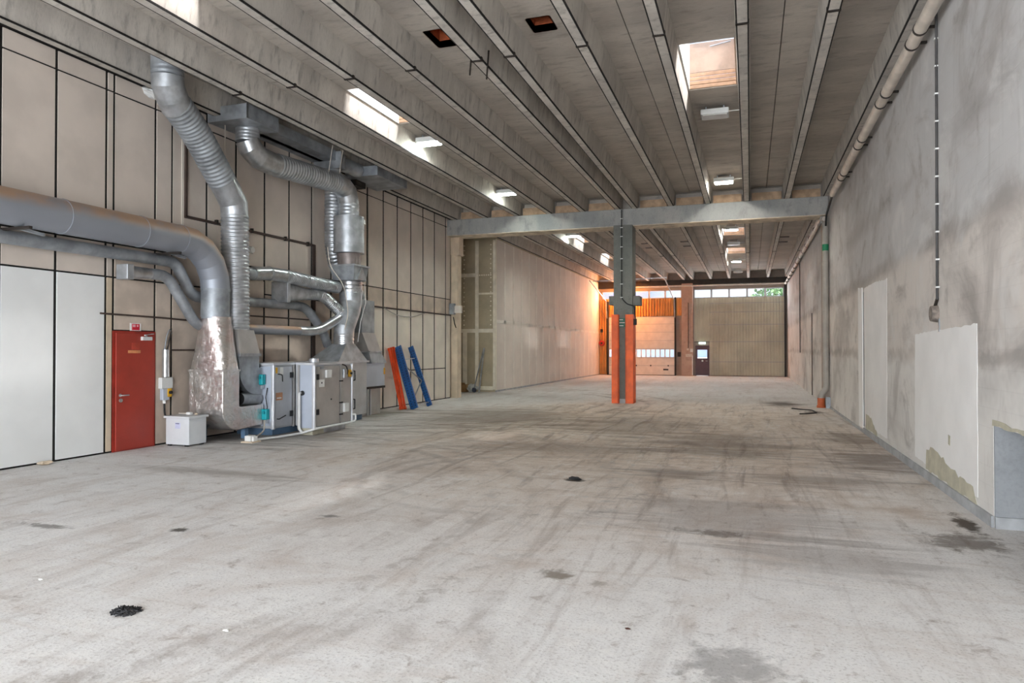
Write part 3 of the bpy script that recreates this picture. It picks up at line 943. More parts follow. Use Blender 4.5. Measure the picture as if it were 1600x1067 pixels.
def window_band(name, x0, x1, z0, z1, n, label):
    w = thing(name, ((x0 + x1) / 2, YF, z0), label, 'window', kind='structure')
    fr = MB().box(x0, x1, YF - 0.03, YF + 0.1, z1 - 0.05, z1).box(x0, x1, YF - 0.03, YF + 0.1, z0, z0 + 0.05)
    p = (x1 - x0) / n
    for i in range(n + 1):
        c = x0 + i * p
        fr.box(max(x0, c - 0.06), min(x1, c + 0.06), YF - 0.03, YF + 0.1, z0, z1)
    fr.build('frame', M_AHU, w)
    for i in range(n):
        B(x0 + i * p + 0.06, x0 + (i + 1) * p - 0.06, YF + 0.03, YF + 0.04, z0 + 0.05, z1 - 0.05).build('pane', M_GLASS, w)
    return w


window_band('window_1', -9.98, -4.45, 5.35, 5.9, 5, 'high strip window above the sectional door')
window_band('window_2', -3.62, 2.12, 5.3, 5.9, 5, 'high strip window above the ribbed cladding')

# sectional door
gd = thing('door_2', (-7.2, YF, 0), 'pale sectional overhead door with a row of windows', 'door', kind='structure')
zz = [0.04, 0.68, 1.22, 1.86, 2.42, 3.0, 3.57, 4.08]
for i, (a, b) in enumerate(zip(zz, zz[1:])):
    if i == 2:
        fr = MB().box(-9.5, -4.93, YF - 0.02, YF + 0.04, a, a + 0.06).box(-9.5, -4.93, YF - 0.02, YF + 0.04, b - 0.06, b)
        n = 14
        for k in range(n + 1):
            c = -9.5 + k * (4.57 / n)
            fr.box(c - 0.035 if k else c, c + 0.035 if k < n else c, YF - 0.02, YF + 0.04, a, b)
        sec = fr.build('section', M_GDOOR, gd)
        for k in range(n):
            B(-9.5 + k * (4.57 / n) + 0.035, -9.5 + (k + 1) * (4.57 / n) - 0.035, YF + 0.005, YF + 0.015, a + 0.06, b - 0.06).build('pane', M_GLASS, sec)
    else:
        B(-9.5, -4.93, YF - 0.02, YF + 0.04, a, b).build('section', M_GDOOR, gd)
for z in zz[1:-1]:
    B(-9.5, -4.93, YF - 0.024, YF - 0.018, z - 0.012, z + 0.012).build('section_joint', M_AHUD, gd)
B(-9.5, -4.93, YF - 0.03, YF + 0.04, 0, 0.04).build('bottom_seal', M_DARK, gd)
B(-5.7, -5.35, YF - 0.05, YF - 0.02, 0.36, 0.46).build('pull_handle', M_DARK, gd)
for x in (-8.9, -7.6, -6.6, -5.4):
    B(x, x + 0.08, YF - 0.035, YF - 0.02, 0.63, 0.73).build('hinge', M_STRAP, gd)
for (xa, xb) in ((-9.6, -9.9), (-4.9, -5.1)):
    tr = MB().bar((xa, YF - 0.2, 4.0), (xa, YF - 0.5, 5.2), 0.06, 0.05).bar((xa, YF - 0.5, 5.2), (xa + (xb - xa), YF - 4.5, 6.3), 0.06, 0.05)
    tr.build('track', M_GALV, gd)
MB().bar((-9.7, YF - 4.4, 6.25), (-4.95, YF - 4.4, 6.35), 0.06, 0.06).build('track_rail', M_GALV, gd)

# personnel door
pd = thing('door_3', (-3.08, YF, 0), 'dark maroon door with a window in the far wall', 'door', kind='structure')
MB().box(-3.53, -3.47, YF - 0.03, YF + 0.05, 0, 2.07).box(-2.69, -2.63, YF - 0.03, YF + 0.05, 0, 2.07).box(-3.47, -2.69, YF - 0.03, YF + 0.05, 2.0, 2.07).build('door_frame', M_MAROON, pd)
lf = MB().box(-3.47, -2.69, YF - 0.01, YF + 0.03, 0.02, 1.2).box(-3.47, -2.69, YF - 0.01, YF + 0.03, 1.78, 2.0).box(-3.47, -3.4, YF - 0.01, YF + 0.03, 1.2, 1.78).box(-2.76, -2.69, YF - 0.01, YF + 0.03, 1.2, 1.78).build('door_leaf', M_MAROON, pd)
B(-3.4, -2.76, YF + 0.005, YF + 0.015, 1.2, 1.78).build('pane', M_GLASS, lf)
MB().tube([(-2.75, YF - 0.01, 1.02), (-2.75, YF - 0.06, 1.02), (-2.86, YF - 0.06, 1.02)], 0.014, 8).build('handle', M_SHINY, lf)
B(-3.13, -3.02, YF - 0.018, YF - 0.01, 0.97, 1.08).build('notice', M_PAPER, lf)
s = thing('exit_light', (-3.08, YF - 0.1, 2.14), 'lit pale green exit light above the maroon door', 'sign')
B(-3.3, -2.86, YF - 0.14, YF - 0.05, 2.17, 2.3).build('lens', plain('exit_glow', (210, 245, 230), 0.5, 0, 0.02, emit=((0.75, 1.0, 0.88), 1.6)), s)
B(-3.32, -2.84, YF - 0.06, YF, 2.3, 2.34).build('mount', M_AHU, s)

# unseen rear wall behind the camera; two open gates added to admit light
rw = MB()
rw.box(-12.6, -9.9, YB - 0.25, YB, 0, 7.3)
rw.box(-4.9, -3.5, YB - 0.25, YB, 0, 7.3)
rw.box(1.5, XR + 0.35, YB - 0.25, YB, 0, 7.3)
rw.box(-9.9, -4.9, YB - 0.25, YB, 5.0, 7.3)
rw.box(-3.5, 1.5, YB - 0.25, YB, 5.0, 7.3)
rw.build('wall_rear', M_FASCIA, label='concrete end wall with two open gateways added for light behind the camera', cat='wall', kind='structure')
B(XL, XR, -2.2, -1.6, 5.99, RIB_Z).build('concrete_beam', M_BEAM, label='concrete beam carrying the ribs behind the camera', cat='beam')

# ground and trees outside
B(-90, 90, YF + 0.3, 170, -0.4, -0.1).build('ground', plain('outside_paving', (200, 198, 192), 0.9, 0, 0.06, 0.3), label='pale paved yard outside the far wall', cat='ground', kind='structure')


def leaf_tree(x, y, h, r, seed, label):
    t_ = thing('tree', (x, y, -0.1), label, 'tree', 'trees outside the far windows')
    MB().tube([(x, y, -0.1), (x + 0.1, y, h * 0.5), (x, y, h * 0.8)], [0.3, 0.2, 0.08], 10).build('trunk', plain('bark', (88, 74, 60), 0.9), t_)
    rnd = random.Random(seed)
    lv = MB()
    for i in range(900):
        a, b, c = rnd.uniform(0, 6.283), rnd.uniform(-1, 1), rnd.random() ** 0.4
        q = math.sqrt(1 - b * b)
        p = Vector((x + r * c * q * math.cos(a), y + r * c * q * math.sin(a), h * 0.75 + r * 1.25 * c * b))
        u = Vector((rnd.uniform(-1, 1), rnd.uniform(-1, 1), rnd.uniform(-1, 1))).normalized() * 0.28
        w = u.cross(Vector((rnd.uniform(-1, 1), rnd.uniform(-1, 1), rnd.uniform(-1, 1)))).normalized() * 0.2
        lv.add([p - u, p + w, p + u, p - w], [(0, 1, 2, 3)])
    tag(lv.build('foliage', plain('tree_leaves', (104, 140, 84), 0.7, 0, 0.25), t_), kind='stuff')


leaf_tree(3.4, 92, 10.5, 3.0, 3, 'leafy green tree seen through the rightmost far window pane')
leaf_tree(0.5, 96, 8.2, 2.3, 4, 'leafy green tree seen through the second window pane from the right')

# ------------------------------------------------------------------ roof lights
ORD = ('nearest', 'second', 'third', 'farthest')
for si, sx in enumerate(SKY_X):
    for k, (ya, yb) in enumerate(SKY_Y):
        row = 'right' if si == 0 else 'left'  # left row is out of view, assumed from the light on the ribs
        s = thing('skylight', (sx, (ya + yb) / 2, SLAB_Z), '%s timber lined roof light shaft in the %s row of the ceiling' % (ORD[k], row), 'skylight', 'roof lights in two rows')
        x0, x1 = sx - 0.45, sx + 0.45
        z0, z1 = SLAB_Z, SLAB_Z + 0.93
        B(x0 - 0.03, x0, ya, yb, z0, z1).build('side_lining', M_WHITE, s)
        B(x1, x1 + 0.03, ya, yb, z0, z1).build('side_lining', M_WOOD2, s)
        for (a, b) in ((ya - 0.03, ya), (yb, yb + 0.03)):
            B(x0 - 0.03, x1 + 0.03, a, b, z0 + 0.34, z1).build('end_board', M_WOOD2, s)
            for j in range(4):
                B(x0 - 0.03, x1 + 0.03, a, b, z0 + 0.02 + j * 0.08, z0 + 0.09 + j * 0.08).build('plank', M_WOOD, s, bevel=0.006)
        MB().tube([(sx - 0.05, yb - 0.06, z1 - 0.12), (sx + 0.35, yb - 0.1, z1 - 0.08)], 0.014, 8).build('opener', M_GALV, s)
        # shallow acrylic dome
        n = 8
        dm, fs = [], []
        for i in range(n + 1):
            for j in range(n + 1):
                u, v = i / n, j / n
                dm.append((x0 - 0.03 + (x1 - x0 + 0.06) * u, ya - 0.03 + (yb - ya + 0.06) * v, z1 + 0.02 + 0.22 * (1 - (2 * u - 1) ** 4) * (1 - (2 * v - 1) ** 4)))
        for i in range(n):
            for j in range(n):
                fs.append((i * (n + 1) + j, i * (n + 1) + j + 1, (i + 1) * (n + 1) + j + 1, (i + 1) * (n + 1) + j))
        MB().add(dm, fs, True).build('dome', M_DOME, s)

# ------------------------------------------------------------------ ceiling lights
M_LIT = plain('lamp_lens_lit', (250, 250, 245), 0.4, 0, 0.02, emit=((1.0, 0.95, 0.86), 110.0))
M_LITG = plain('lamp_lens_lit_cool', (245, 255, 250), 0.4, 0, 0.02, emit=((0.90, 1.0, 0.93), 120.0))
M_OFF = plain('lamp_lens_off', (206, 204, 202), 0.3, 0, 0.05)


def ceiling_light(x, y, mat, label):
    s = thing('ceiling_light', (x, y, 6.82), label, 'light', 'floodlights between the ceiling ribs')
    B(x - 0.29, x + 0.29, y - 0.2, y + 0.2, 6.83, 6.95).build('housing', M_LAMPW, s, bevel=0.015)
    B(x - 0.25, x + 0.25, y - 0.16, y + 0.16, 6.815, 6.832).build('lens', mat, s)
    MB().box(x - 0.2, x - 0.17, y - 0.02, y + 0.02, 6.95, SLAB_Z).box(x + 0.17, x + 0.2, y - 0.02, y + 0.02, 6.95, SLAB_Z).build('bracket', M_GALV, s)
    MB().tube([(x + 0.29, y, 6.92), (x + 0.52, y, 6.92)], 0.012, 8).build('gland', M_PAPER, s)


ceiling_light(-0.7, 15.75, M_OFF, 'unlit white ceiling light nearest the right roof light')
ceiling_light(-0.73, 22.1, M_LIT, 'lit ceiling light just before the beam in the right row')
ceiling_light(-0.73, 31.0, M_LIT, 'first lit ceiling light beyond the beam in the right row')
ceiling_light(-0.73, 35.4, M_OFF, 'unlit ceiling light between two far roof lights in the right row')
ceiling_light(-0.73, 42.3, M_LIT, 'second lit ceiling light beyond the beam in the right row')
ceiling_light(-0.73, 48.3, M_OFF, 'unlit ceiling light nearest the far wall in the right row')
ceiling_light(-7.4, 15.6, M_LITG, 'lit ceiling light beside the left roof light')
ceiling_light(-7.45, 21.5, M_LITG, 'lit ceiling light just before the beam in the left row')
ceiling_light(-7.4, 30.5, M_LITG, 'lit ceiling light beyond the beam in the left row')

# assumed lamp, unseen behind the column, added for the orange glow at far left
s = thing('assumed_glow_lamp', (-8.2, 48.2, 5.6), 'assumed orange lamp added out of view behind the column to cast the far glow', 'lamp')
MB().tube([(-8.2, 48.2, 5.72), (-8.2, 48.2, SLAB_Z)], 0.015, 8).build('rod', M_STRAP, s)
MB().tube([(-8.2, 48.2, 5.6), (-8.2, 48.2, 5.74)], [0.2, 0.08], 16).build('reflector', M_GALV, s)
MB().tube([(-8.2, 48.2, 5.54), (-8.2, 48.2, 5.6)], [0.1, 0.13], 16).build('bulb', plain('orange_glow', (255, 140, 40), 0.4, 0, 0.02, emit=((1.0, 0.36, 0.05), 60.0)), s)
lo = lamp('assumed_glow_light', 'POINT', (0, 0, -0.2), 330, (1.0, 0.32, 0.05), size=0.15)
lo.parent = s

# ------------------------------------------------------------------ ducts
def elbow_duct(parent, pts, r, mat=None, seg=28, name='elbow'):
    """lobster-back bend: straight mitred segments"""
    return MB().tube(pts, r, seg, split=True).build(name, mat or M_GALV, parent)


def collar(parent, a, b, r, mat=None):
    return MB().tube([a, b], r, 28).build('collar', mat or M_GALV, parent)


# D1 corrugated duct from the roof down to the air handling unit
s = thing('flexible_duct', (-10.0, 11.87, 2.1), 'thick ribbed steel duct dropping diagonally from the ceiling to the unit', 'duct', 'ventilation ducts')
collar(s, (-9.72, 9.77, 7.05), (-9.72, 9.775, 6.75), 0.275, M_GALVD)
corrugated([(-9.72, 9.77, 6.98), (-9.72, 9.775, 6.6)], 0.262, 0.09, 0.012).build('upper_section', M_GALVD, s)
elbow_duct(s, [(-9.72, 9.775, 6.62), (-9.73, 9.79, 6.47), (-9.77, 9.93, 6.3), (-9.82, 10.1, 6.26 - 0.09)], 0.27, M_GALV)
corrugated(smooth_path([(-9.80, 10.05, 6.22), (-9.9, 10.62, 5.92), (-10.0, 11.45, 5.18)], 0.3), 0.258, 0.085, 0.022, 28).build('slanting_section', M_GALVD, s)
elbow_duct(s, [(-10.0, 11.4, 5.23), (-10.0, 11.62, 5.0), (-10.0, 11.8, 4.78), (-10.0, 11.83, 4.5)], 0.268, M_GALV)
corrugated([(-10.0, 11.83, 4.55), (-10.0, 11.87, 2.2)], 0.254, 0.075, 0.022, 28).build('vertical_section', M_GALV, s)
# reducer and boot into the unit
c = [(-10.25, 11.62, 2.2), (-9.75, 11.62, 2.2), (-9.75, 12.12, 2.2), (-10.25, 12.12, 2.2)]
d = [(-10.4, 11.6, 1.72), (-9.66, 11.6, 1.72), (-9.66, 12.2, 1.72), (-10.4, 12.2, 1.72)]
MB().hexa(d, c).build('reducer', M_AHUD, s)
B(-10.42, -9.64, 11.58, 12.22, 1.66, 1.72).build('flange', M_GALV, s)
arc = [(12.28, 1.42), (12.2, 1.42), (12.2, 1.66), (11.6, 1.66), (11.6, 1.42)] + [(11.6 + 0.55 * (1 - math.cos(t_)), 1.42 - 0.55 * math.sin(t_)) for t_ in [math.pi / 2 * i / 8 for i in range(1, 9)]] + [(12.28, 0.87)]
MB().prism(arc, 'x', -10.38, -9.68).build('boot', M_GALVD, s)

# D2 big dusty duct along the left wall, with foil wrapped boot
s = thing('large_duct', (-10.0, 11.3, 2.4), 'large dusty round duct along the left wall bending down into foil wrapping', 'duct', 'ventilation ducts')
for (a, b) in ((-5.0, 1.0), (1.0, 4.5), (4.5, 8.0), (8.0, 9.45), (9.45, 10.35)):
    MB().tube([(-10, a + 0.01, 3.84), (-10, b, 3.84)], 0.265, 32).build('duct_section', M_DUSTY, s)
    MB().tube([(-10, b - 0.02, 3.84), (-10, b + 0.02, 3.84)], 0.274, 32).build('joint_ring', M_DUSTY, s)
MB().tube([(-10, 10.33, 3.84), (-10, 10.62, 3.82), (-10, 10.9, 3.71), (-10, 11.13, 3.5), (-10, 11.26, 3.22), (-10, 11.29, 2.98)], 0.272, 32, split=True).build('elbow', M_DUSTY, s)
MB().tube([(-10, 11.29, 3.0), (-10, 11.28, 2.4)], 0.268, 32).build('vertical_section', M_GALVD, s)
MB().tube([(-10, 11.29, 2.95), (-10, 11.29, 2.99)], 0.277, 32).build('joint_ring', M_GALVD, s)
for yb_ in (7.3, 10.1):
    MB().box(-10.5, -9.75, yb_, yb_ + 0.05, 3.53, 3.57).build('bracket', M_STRAP, s)
    MB().bar((-10.05, yb_ + 0.02, 3.57), (-10.05, yb_ + 0.45, 3.52), 0.05, 0.04).build('bracket_arm', M_GALVD, s)

f = thing('foil_wrapped_duct', (-10.0, 11.4, 0.2), 'silver foil wrapped duct boot standing beside the white box', 'duct', 'ventilation ducts')
# round neck to rectangular body
seg = 32
top = [(-10.0 + 0.285 * math.cos(2 * math.pi * (i + .5) / seg), 11.3 + 0.285 * math.sin(2 * math.pi * (i + .5) / seg), 2.44) for i in range(seg)]
def rect_ring(cx, cy, hx, hy, z, n):
    out = []
    for i in range(n):
        t_ = 2 * math.pi * (i + .5) / n
        cx_, sy_ = math.cos(t_), math.sin(t_)
        k = 1 / max(abs(cx_), abs(sy_))
        out.append((cx + hx * cx_ * k, cy + hy * sy_ * k, z))
    return out
rings = [top]
for q in range(1, 9):
    u = q / 8
    rr = rect_ring(-10.03, 11.3, 0.415, 0.235, 1.4, seg)
    w = u ** 1.15
    rings.append([(a[0] * (1 - w) + b[0] * w + random.uniform(-.006, .006), a[1] * (1 - w) + b[1] * w + random.uniform(-.006, .006), 2.44 + (1.4 - 2.44) * u) for a, b in zip(top, rr)])
mm = MB()
mm.add([p for r_ in rings for p in r_], [(i * seg + j, i * seg + (j + 1) % seg, (i + 1) * seg + (j + 1) % seg, (i + 1) * seg + j) for i in range(8) for j in range(seg)], True)
mm.build('neck', M_FOIL, f)
pr = [(11.065, 1.4), (11.535, 1.4), (11.535, 0.66), (12.26, 0.66), (12.26, 0.24), (11.5, 0.2)]
pr += [(11.5 - 0.435 * math.sin(t_), 0.635 - 0.435 * math.cos(t_)) for t_ in [math.pi / 2 * i / 8 for i in range(1, 9)]]
MB().prism(pr, 'x', -10.445, -9.615).build('bend', M_FOIL, f, bevel=0.02)
for zc in (1.4,):
    MB().box(-10.455, -9.605, 11.055, 11.545, zc - 0.03, zc + 0.01).build('tape_band', M_FOIL, f)
B(-10.3, -10.2, 11.2, 11.3, 0, 0.3).build('support', M_BLUEPLINTH, f)
B(-9.8, -9.7, 11.8, 11.9, 0, 0.24).build('support', M_BLUEPLINTH, f)

# bare round duct end showing beside the foil boot
s = thing('open_duct_end', (-9.8, 11.9, 0.66), 'short open grey duct end between foil boot and unit', 'duct', 'ventilation ducts')
MB().tube([(-9.78, 11.72, 0.8), (-9.78, 12.28, 0.78)], 0.125, 24, caps=False).build('pipe', M_GALVD, s)
MB().tube([(-9.78, 11.73, 0.8), (-9.78, 11.74, 0.8)], 0.118, 24).build('bore', M_DARK, s)

# D3 and D4 thin pipes
s = thing('slim_duct', (-10.35, 10.5, 3.45), 'slim grey duct under the large duct stepping down along the wall', 'duct', 'ventilation ducts')
MB().tube([(-10.35, -5.0, 3.43), (-10.35, 10.3, 3.46)], 0.105, 20).build('duct_section', M_GALVD, s)
MB().tube(smooth_path([(-10.35, 10.28, 3.46), (-10.35, 10.62, 3.46), (-10.35, 11.02, 2.86), (-10.35, 11.4, 2.82)], 0.18, 4), 0.107, 20).build('elbow', M_GALVD, s)
MB().tube([(-10.35, 11.38, 2.82), (-10.35, 14.4, 2.86)], 0.105, 20).build('duct_section', M_GALVD, s)
MB().tube(smooth_path([(-10.35, 14.38, 2.86), (-10.34, 14.78, 2.82), (-10.2, 15.3, 2.25), (-10.2, 15.5, 1.9)], 0.2, 4), 0.11, 20).build('elbow', M_GALVD, s)
MB().tube([(-10.325, 14.93, 2.69), (-10.315, 14.97, 2.655)], 0.122, 20).build('clamp', M_GALV, s)
s = thing('capped_duct', (-10.28, 9.9, 3.1), 'short grey duct with a square capped end above the red door', 'duct', 'ventilation ducts')
B(-10.42, -10.16, 9.36, 9.5, 3.02, 3.28).build('cap', M_GALV, s, bevel=0.01)
MB().tube([(-10.29, 9.48, 3.15), (-10.29, 9.95, 3.17)], [0.12, 0.1], 20).build('duct_section', M_SHINY, s)
MB().tube(smooth_path([(-10.29, 9.94, 3.17), (-10.29, 10.36, 3.18), (-10.2, 11.0, 2.26), (-10.2, 11.5, 2.24)], 0.22, 4), 0.1, 20).build('elbow', M_GALVD, s)
MB().tube([(-10.2, 11.48, 2.24), (-10.18, 14.3, 2.24)], 0.105, 20).build('duct_section', M_DUSTY, s)
MB().tube(smooth_path([(-10.18, 14.28, 2.24), (-9.98, 14.75, 2.24), (-9.75, 15.35, 2.6)], 0.3, 6), 0.112, 20, split=True).build('elbow', M_SHINY, s)

# D6 main supply duct
s = thing('supply_duct', (-9.7, 15.45, 1.48), 'galvanised supply duct with a silencer drum dropping onto the far end of the unit', 'duct', 'ventilation ducts')
B(-10.5, -9.52, 11.6, 12.6, 6.44, 6.74).build('plenum_box', M_GALVD, s, bevel=0.004)
B(-9.525, -9.51, 11.58, 11.62, 6.43, 6.75).build('plenum_edge', M_SHINY, s)
corrugated([(-10.0, 12.2, 6.44), (-10.0, 12.2, 6.16)], 0.235, 0.07, 0.01).build('spigot', M_GALV, s)
elbow_duct(s, [(-10.0, 12.2, 6.2), (-9.98, 12.27, 6.05), (-9.94, 12.5, 5.9), (-9.9, 12.9, 5.86), (-9.89, 13.0, 5.865)], 0.245, M_SHINY)
corrugated([(-9.89, 12.98, 5.865), (-9.72, 15.12, 5.94)], 0.234, 0.09, 0.024, 28).build('flexible_section', M_GALV, s)
elbow_duct(s, [(-9.72, 15.08, 5.94), (-9.71, 15.35, 5.92), (-9.7, 15.56, 5.8), (-9.7, 15.66, 5.55), (-9.7, 15.67, 5.5)], 0.258, M_SHINY)
corrugated([(-9.7, 15.67, 5.52), (-9.7, 15.67, 5.15)], 0.25, 0.09, 0.012).build('short_section', M_GALV, s)
MB().tube([(-9.7, 15.67, 5.17), (-9.7, 15.68, 4.25)], 0.385, 36).build('silencer', M_GALV, s)
for z in (5.16, 4.86, 4.5, 4.27):
    MB().tube([(-9.7, 15.67, z - 0.012), (-9.7, 15.67, z + 0.012)], 0.392, 36).build('silencer_band', M_GALV, s)
MB().tube([(-9.7, 15.68, 4.25), (-9.7, 15.7, 3.92)], [0.3, 0.29], 32).build('neck', plain('brownish_duct', (142, 132, 128), 0.5, 0.4), s)
MB().hexa([(-10.0, 15.42, 3.55), (-9.4, 15.42, 3.55), (-9.4, 16.0, 3.55), (-10.0, 16.0, 3.55)], [(-10.05, 15.36, 3.92), (-9.35, 15.36, 3.92), (-9.35, 16.06, 3.92), (-10.05, 16.06, 3.92)]).build('box_transition', M_GALVD, s)
B(-10.08, -9.32, 15.33, 16.09, 3.9, 3.94).build('flange', M_GALV, s)
MB().prism([(15.5, 3.56), (15.95, 3.56), (15.72, 3.9)], 'x', -9.42, -9.34).build('gusset', M_SHINY, s)
corrugated([(-9.7, 15.77, 3.56), (-9.7, 15.77, 3.25)], 0.285, 0.1, 0.01).build('short_section', M_SHINY, s)
elbow_duct(s, [(-9.7, 15.77, 3.28), (-9.7, 15.77, 3.0), (-9.7, 15.7, 2.8), (-9.7, 15.57, 2.55), (-9.7, 15.48, 2.35), (-9.7, 15.45, 2.15)], [0.288, 0.288, 0.285, 0.27, 0.255, 0.25], M_GALV)
corrugated([(-9.7, 15.45, 2.2), (-9.7, 15.45, 1.92)], 0.245, 0.1, 0.01).build('short_section', M_SHINY, s)
MB().hexa([(-10.35, 14.78, 1.5), (-9.42, 14.78, 1.5), (-9.42, 16.15, 1.5), (-10.35, 16.15, 1.5)], [(-9.9, 15.25, 1.94), (-9.5, 15.25, 1.94), (-9.5, 15.65, 1.94), (-9.9, 15.65, 1.94)]).build('hopper', M_GALV, s)
B(-9.36, -9.31, 15.75, 15.83, 5.0, 5.11).build('label', M_PAPER, s)
MB().tube([(-9.4, 15.95, 3.5), (-9.4, 16.0, 3.0), (-9.4, 15.75, 2.5), (-9.42, 15.66, 2.0)], 0.007, 6).build('drip_wire', M_PAPER, s)
for (yy_, zt) in ((11.9, 6.44), (14.6, 6.15), (15.15, 6.15)):
    pass

# hanging wires of the supply duct
for k, (yy_, x_) in enumerate(((11.85, -10.27), (14.55, -9.6), (15.0, -9.6))):
    MB().tube([(x_, yy_, 5.86 if k else 6.45), (x_ + 0.05, yy_ + 0.15, 6.75 if k else 6.9)] if k else [(x_, yy_, 4.9), (x_, yy_, 6.46)], 0.008 if k else 0.012, 6).build('hanging_wire', M_PVCW, label=('pale wire hanging from the plenum box', 'first thin wire holding the ribbed duct', 'second thin wire holding the ribbed duct')[k], cat='wire')

# flat ceiling duct along the wall top
s = thing('flat_duct', (-10.0, 15.0, 6.4), 'dark flat duct running under the ceiling along the left wall', 'duct', 'ventilation ducts')
B(-10.52, -9.85, 12.6, 15.3, 6.56, 6.8).build('duct_section', M_GALVD, s)
MB().hexa([(-10.5, 15.3, 6.36), (-9.7, 15.3, 6.36), (-9.7, 15.3, 6.78), (-10.5, 15.3, 6.78)], [(-10.3, 15.75, 6.44), (-9.85, 15.75, 6.44), (-9.85, 15.75, 6.78), (-10.3, 15.75, 6.78)]).build('taper', M_GALV, s)
MB().tube([(-10.06, 15.75, 6.62), (-10.0, 16.6, 6.62)], 0.19, 24).build('round_link', M_GALVD, s)
B(-10.4, -9.4, 16.6, 18.3, 6.46, 6.72).build('duct_section', M_GALVD, s)
B(-10.5, -10.2, 16.85, 17.35, 6.3, 6.46).build('damper', M_STRAP, s)

# D7 rear vertical ribbed duct, and the rectangular return duct by the wall
s = thing('return_duct', (-10.2, 17.2, 0.0), 'ribbed duct behind the silencer feeding a grey box duct on a stand', 'duct', 'ventilation ducts')
corrugated(smooth_path([(-10.15, 15.64, 6.46), (-10.15, 15.64, 4.4), (-10.17, 16.0, 3.75), (-10.2, 16.9, 3.3), (-10.2, 17.05, 3.0)], 0.3), 0.196, 0.085, 0.02, 24).build('flexible_section', M_GALV, s)
B(-10.45, -9.95, 16.75, 17.42, 2.26, 3.15).build('upper_box', M_GALVD, s, bevel=0.006)
MB().hexa([(-10.48, 17.0, 1.75), (-9.88, 17.0, 1.75), (-9.88, 17.66, 1.75), (-10.48, 17.66, 1.75)], [(-10.45, 16.75, 2.26), (-9.95, 16.75, 2.26), (-9.95, 17.42, 2.26), (-10.45, 17.42, 2.26)]).build('offset', M_AHUD, s)
MB().hexa([(-10.5, 17.05, 1.42), (-9.82, 17.05, 1.42), (-9.82, 17.9, 1.42), (-10.5, 17.9, 1.42)], [(-10.48, 17.0, 1.72), (-9.88, 17.0, 1.72), (-9.88, 17.66, 1.72), (-10.48, 17.66, 1.72)]).build('offset', M_GALVD, s)
B(-10.5, -9.86, 17.02, 17.68, 1.715, 1.755).build('flange', M_GALV, s)
B(-10.48, -9.85, 16.2, 17.82, 0.78, 1.42).build('lower_box', M_AHULIGHT, s, bevel=0.006)
B(-10.5, -9.84, 16.5, 17.84, 0.72, 0.78).build('shelf', M_STRAP, s)
B(-10.48, -9.95, 16.7, 17.75, 0.0, 0.72).build('stand', M_AHUD, s)
MB().box(-9.93, -9.89, 16.95, 17.0, 0, 0.72).box(-9.93, -9.89, 17.1, 17.15, 0, 0.72).build('stand_post', M_POST, s)
B(-9.855, -9.845, 17.98 - 0.22, 17.98 - 0.14, 1.1, 1.28).build('warning_label', M_YELLOW, s)

# D8 short links between the ducts
s = thing('link_duct', (-10.0, 14.0, 3.3), 'bright ribbed link duct crossing from the vertical duct to the silencer duct', 'duct', 'ventilation ducts')
MB().tube([(-10.1, 12.05, 3.42), (-10.1, 12.55, 3.42)], 0.13, 24).build('spigot', M_GALVD, s)
MB().tube([(-10.1, 12.5, 3.43), (-10.08, 13.0, 3.48)], 0.148, 24).build('sleeve', M_SHINY, s)
MB().tube([(-10.08, 13.0, 3.48), (-10.0, 13.45, 3.47)], 0.15, 24).build('sleeve', M_SHINY, s)
MB().tube([(-10.08, 12.99, 3.48), (-10.08, 13.03, 3.48)], 0.157, 24).build('collar', M_GALV, s)
corrugated([(-10.0, 13.45, 3.47), (-9.86, 15.4, 3.36)], 0.136, 0.06, 0.016).build('flexible_section', M_GALV, s)
s = thing('boxed_link_duct', (-10.1, 14.3, 3.1), 'short link duct widening from a square box below the bright one', 'duct', 'ventilation ducts')
B(-10.42, -9.98, 13.55, 13.66, 2.88, 3.36).build('box', M_GALV, s, bevel=0.004)
rr0 = rect_ring(-10.2, 0, 0.2, 0.22, 0, 24)
MB().add([(p[0], 13.66, 3.12 + p[1]) for p in rr0] + [(-10.08 + 0.14 * math.cos(2 * math.pi * (i + .5) / 24), 14.35, 3.12 + 0.14 * math.sin(2 * math.pi * (i + .5) / 24)) for i in range(24)], [(j, (j + 1) % 24, 24 + (j + 1) % 24, 24 + j) for j in range(24)], True).build('taper', M_GALV, s)
corrugated([(-10.08, 14.33, 3.12), (-10.0, 14.86, 3.15)], 0.132, 0.06, 0.01).build('short_section', M_GALV, s)
corrugated(smooth_path([(-10.0, 14.82, 3.15), (-9.96, 15.0, 3.1), (-9.78, 15.45, 2.72)], 0.1), 0.13, 0.045, 0.014).build('crinkled_bend', M_SHINY, s)

# ------------------------------------------------------------------ air handling unit
u = thing('air_handling_unit', (-9.6, 14.0, 0), 'large grey air handling unit of steel cabinets along the left wall', 'machine')
B(-10.42, -9.45, 12.36, 16.15, 0.14, 1.47).build('main_cabinet', M_AHU, u, bevel=0.008)
B(-9.40, -8.68, 13.06, 14.12, 0.14, 1.47).build('front_cabinet', M_AHU, u, bevel=0.008)
B(-9.03, -8.68, 12.68, 13.06, 0.14, 1.47).build('end_cabinet', M_AHULIGHT, u, bevel=0.008)  # cool light on this camera-facing end is put into its colour
B(-10.4, -9.5, 12.4, 16.0, 0.0, 0.14).build('plinth', M_BLUEPLINTH, u)
B(-9.35, -8.75, 13.1, 14.0, 0.0, 0.14).build('plinth', M_GALV, u)
MB().box(-9.02, -8.72, 12.7, 13.1, 0, 0.1).box(-9.06, -8.7, 12.66, 12.9, 0.1, 0.14).build('timber_block', M_OLDPATCH, u)
tp_ = MB().box(-10.45, -9.40, 12.3, 16.2, 1.47, 1.515)
tp_.build('lid', M_POST, u)
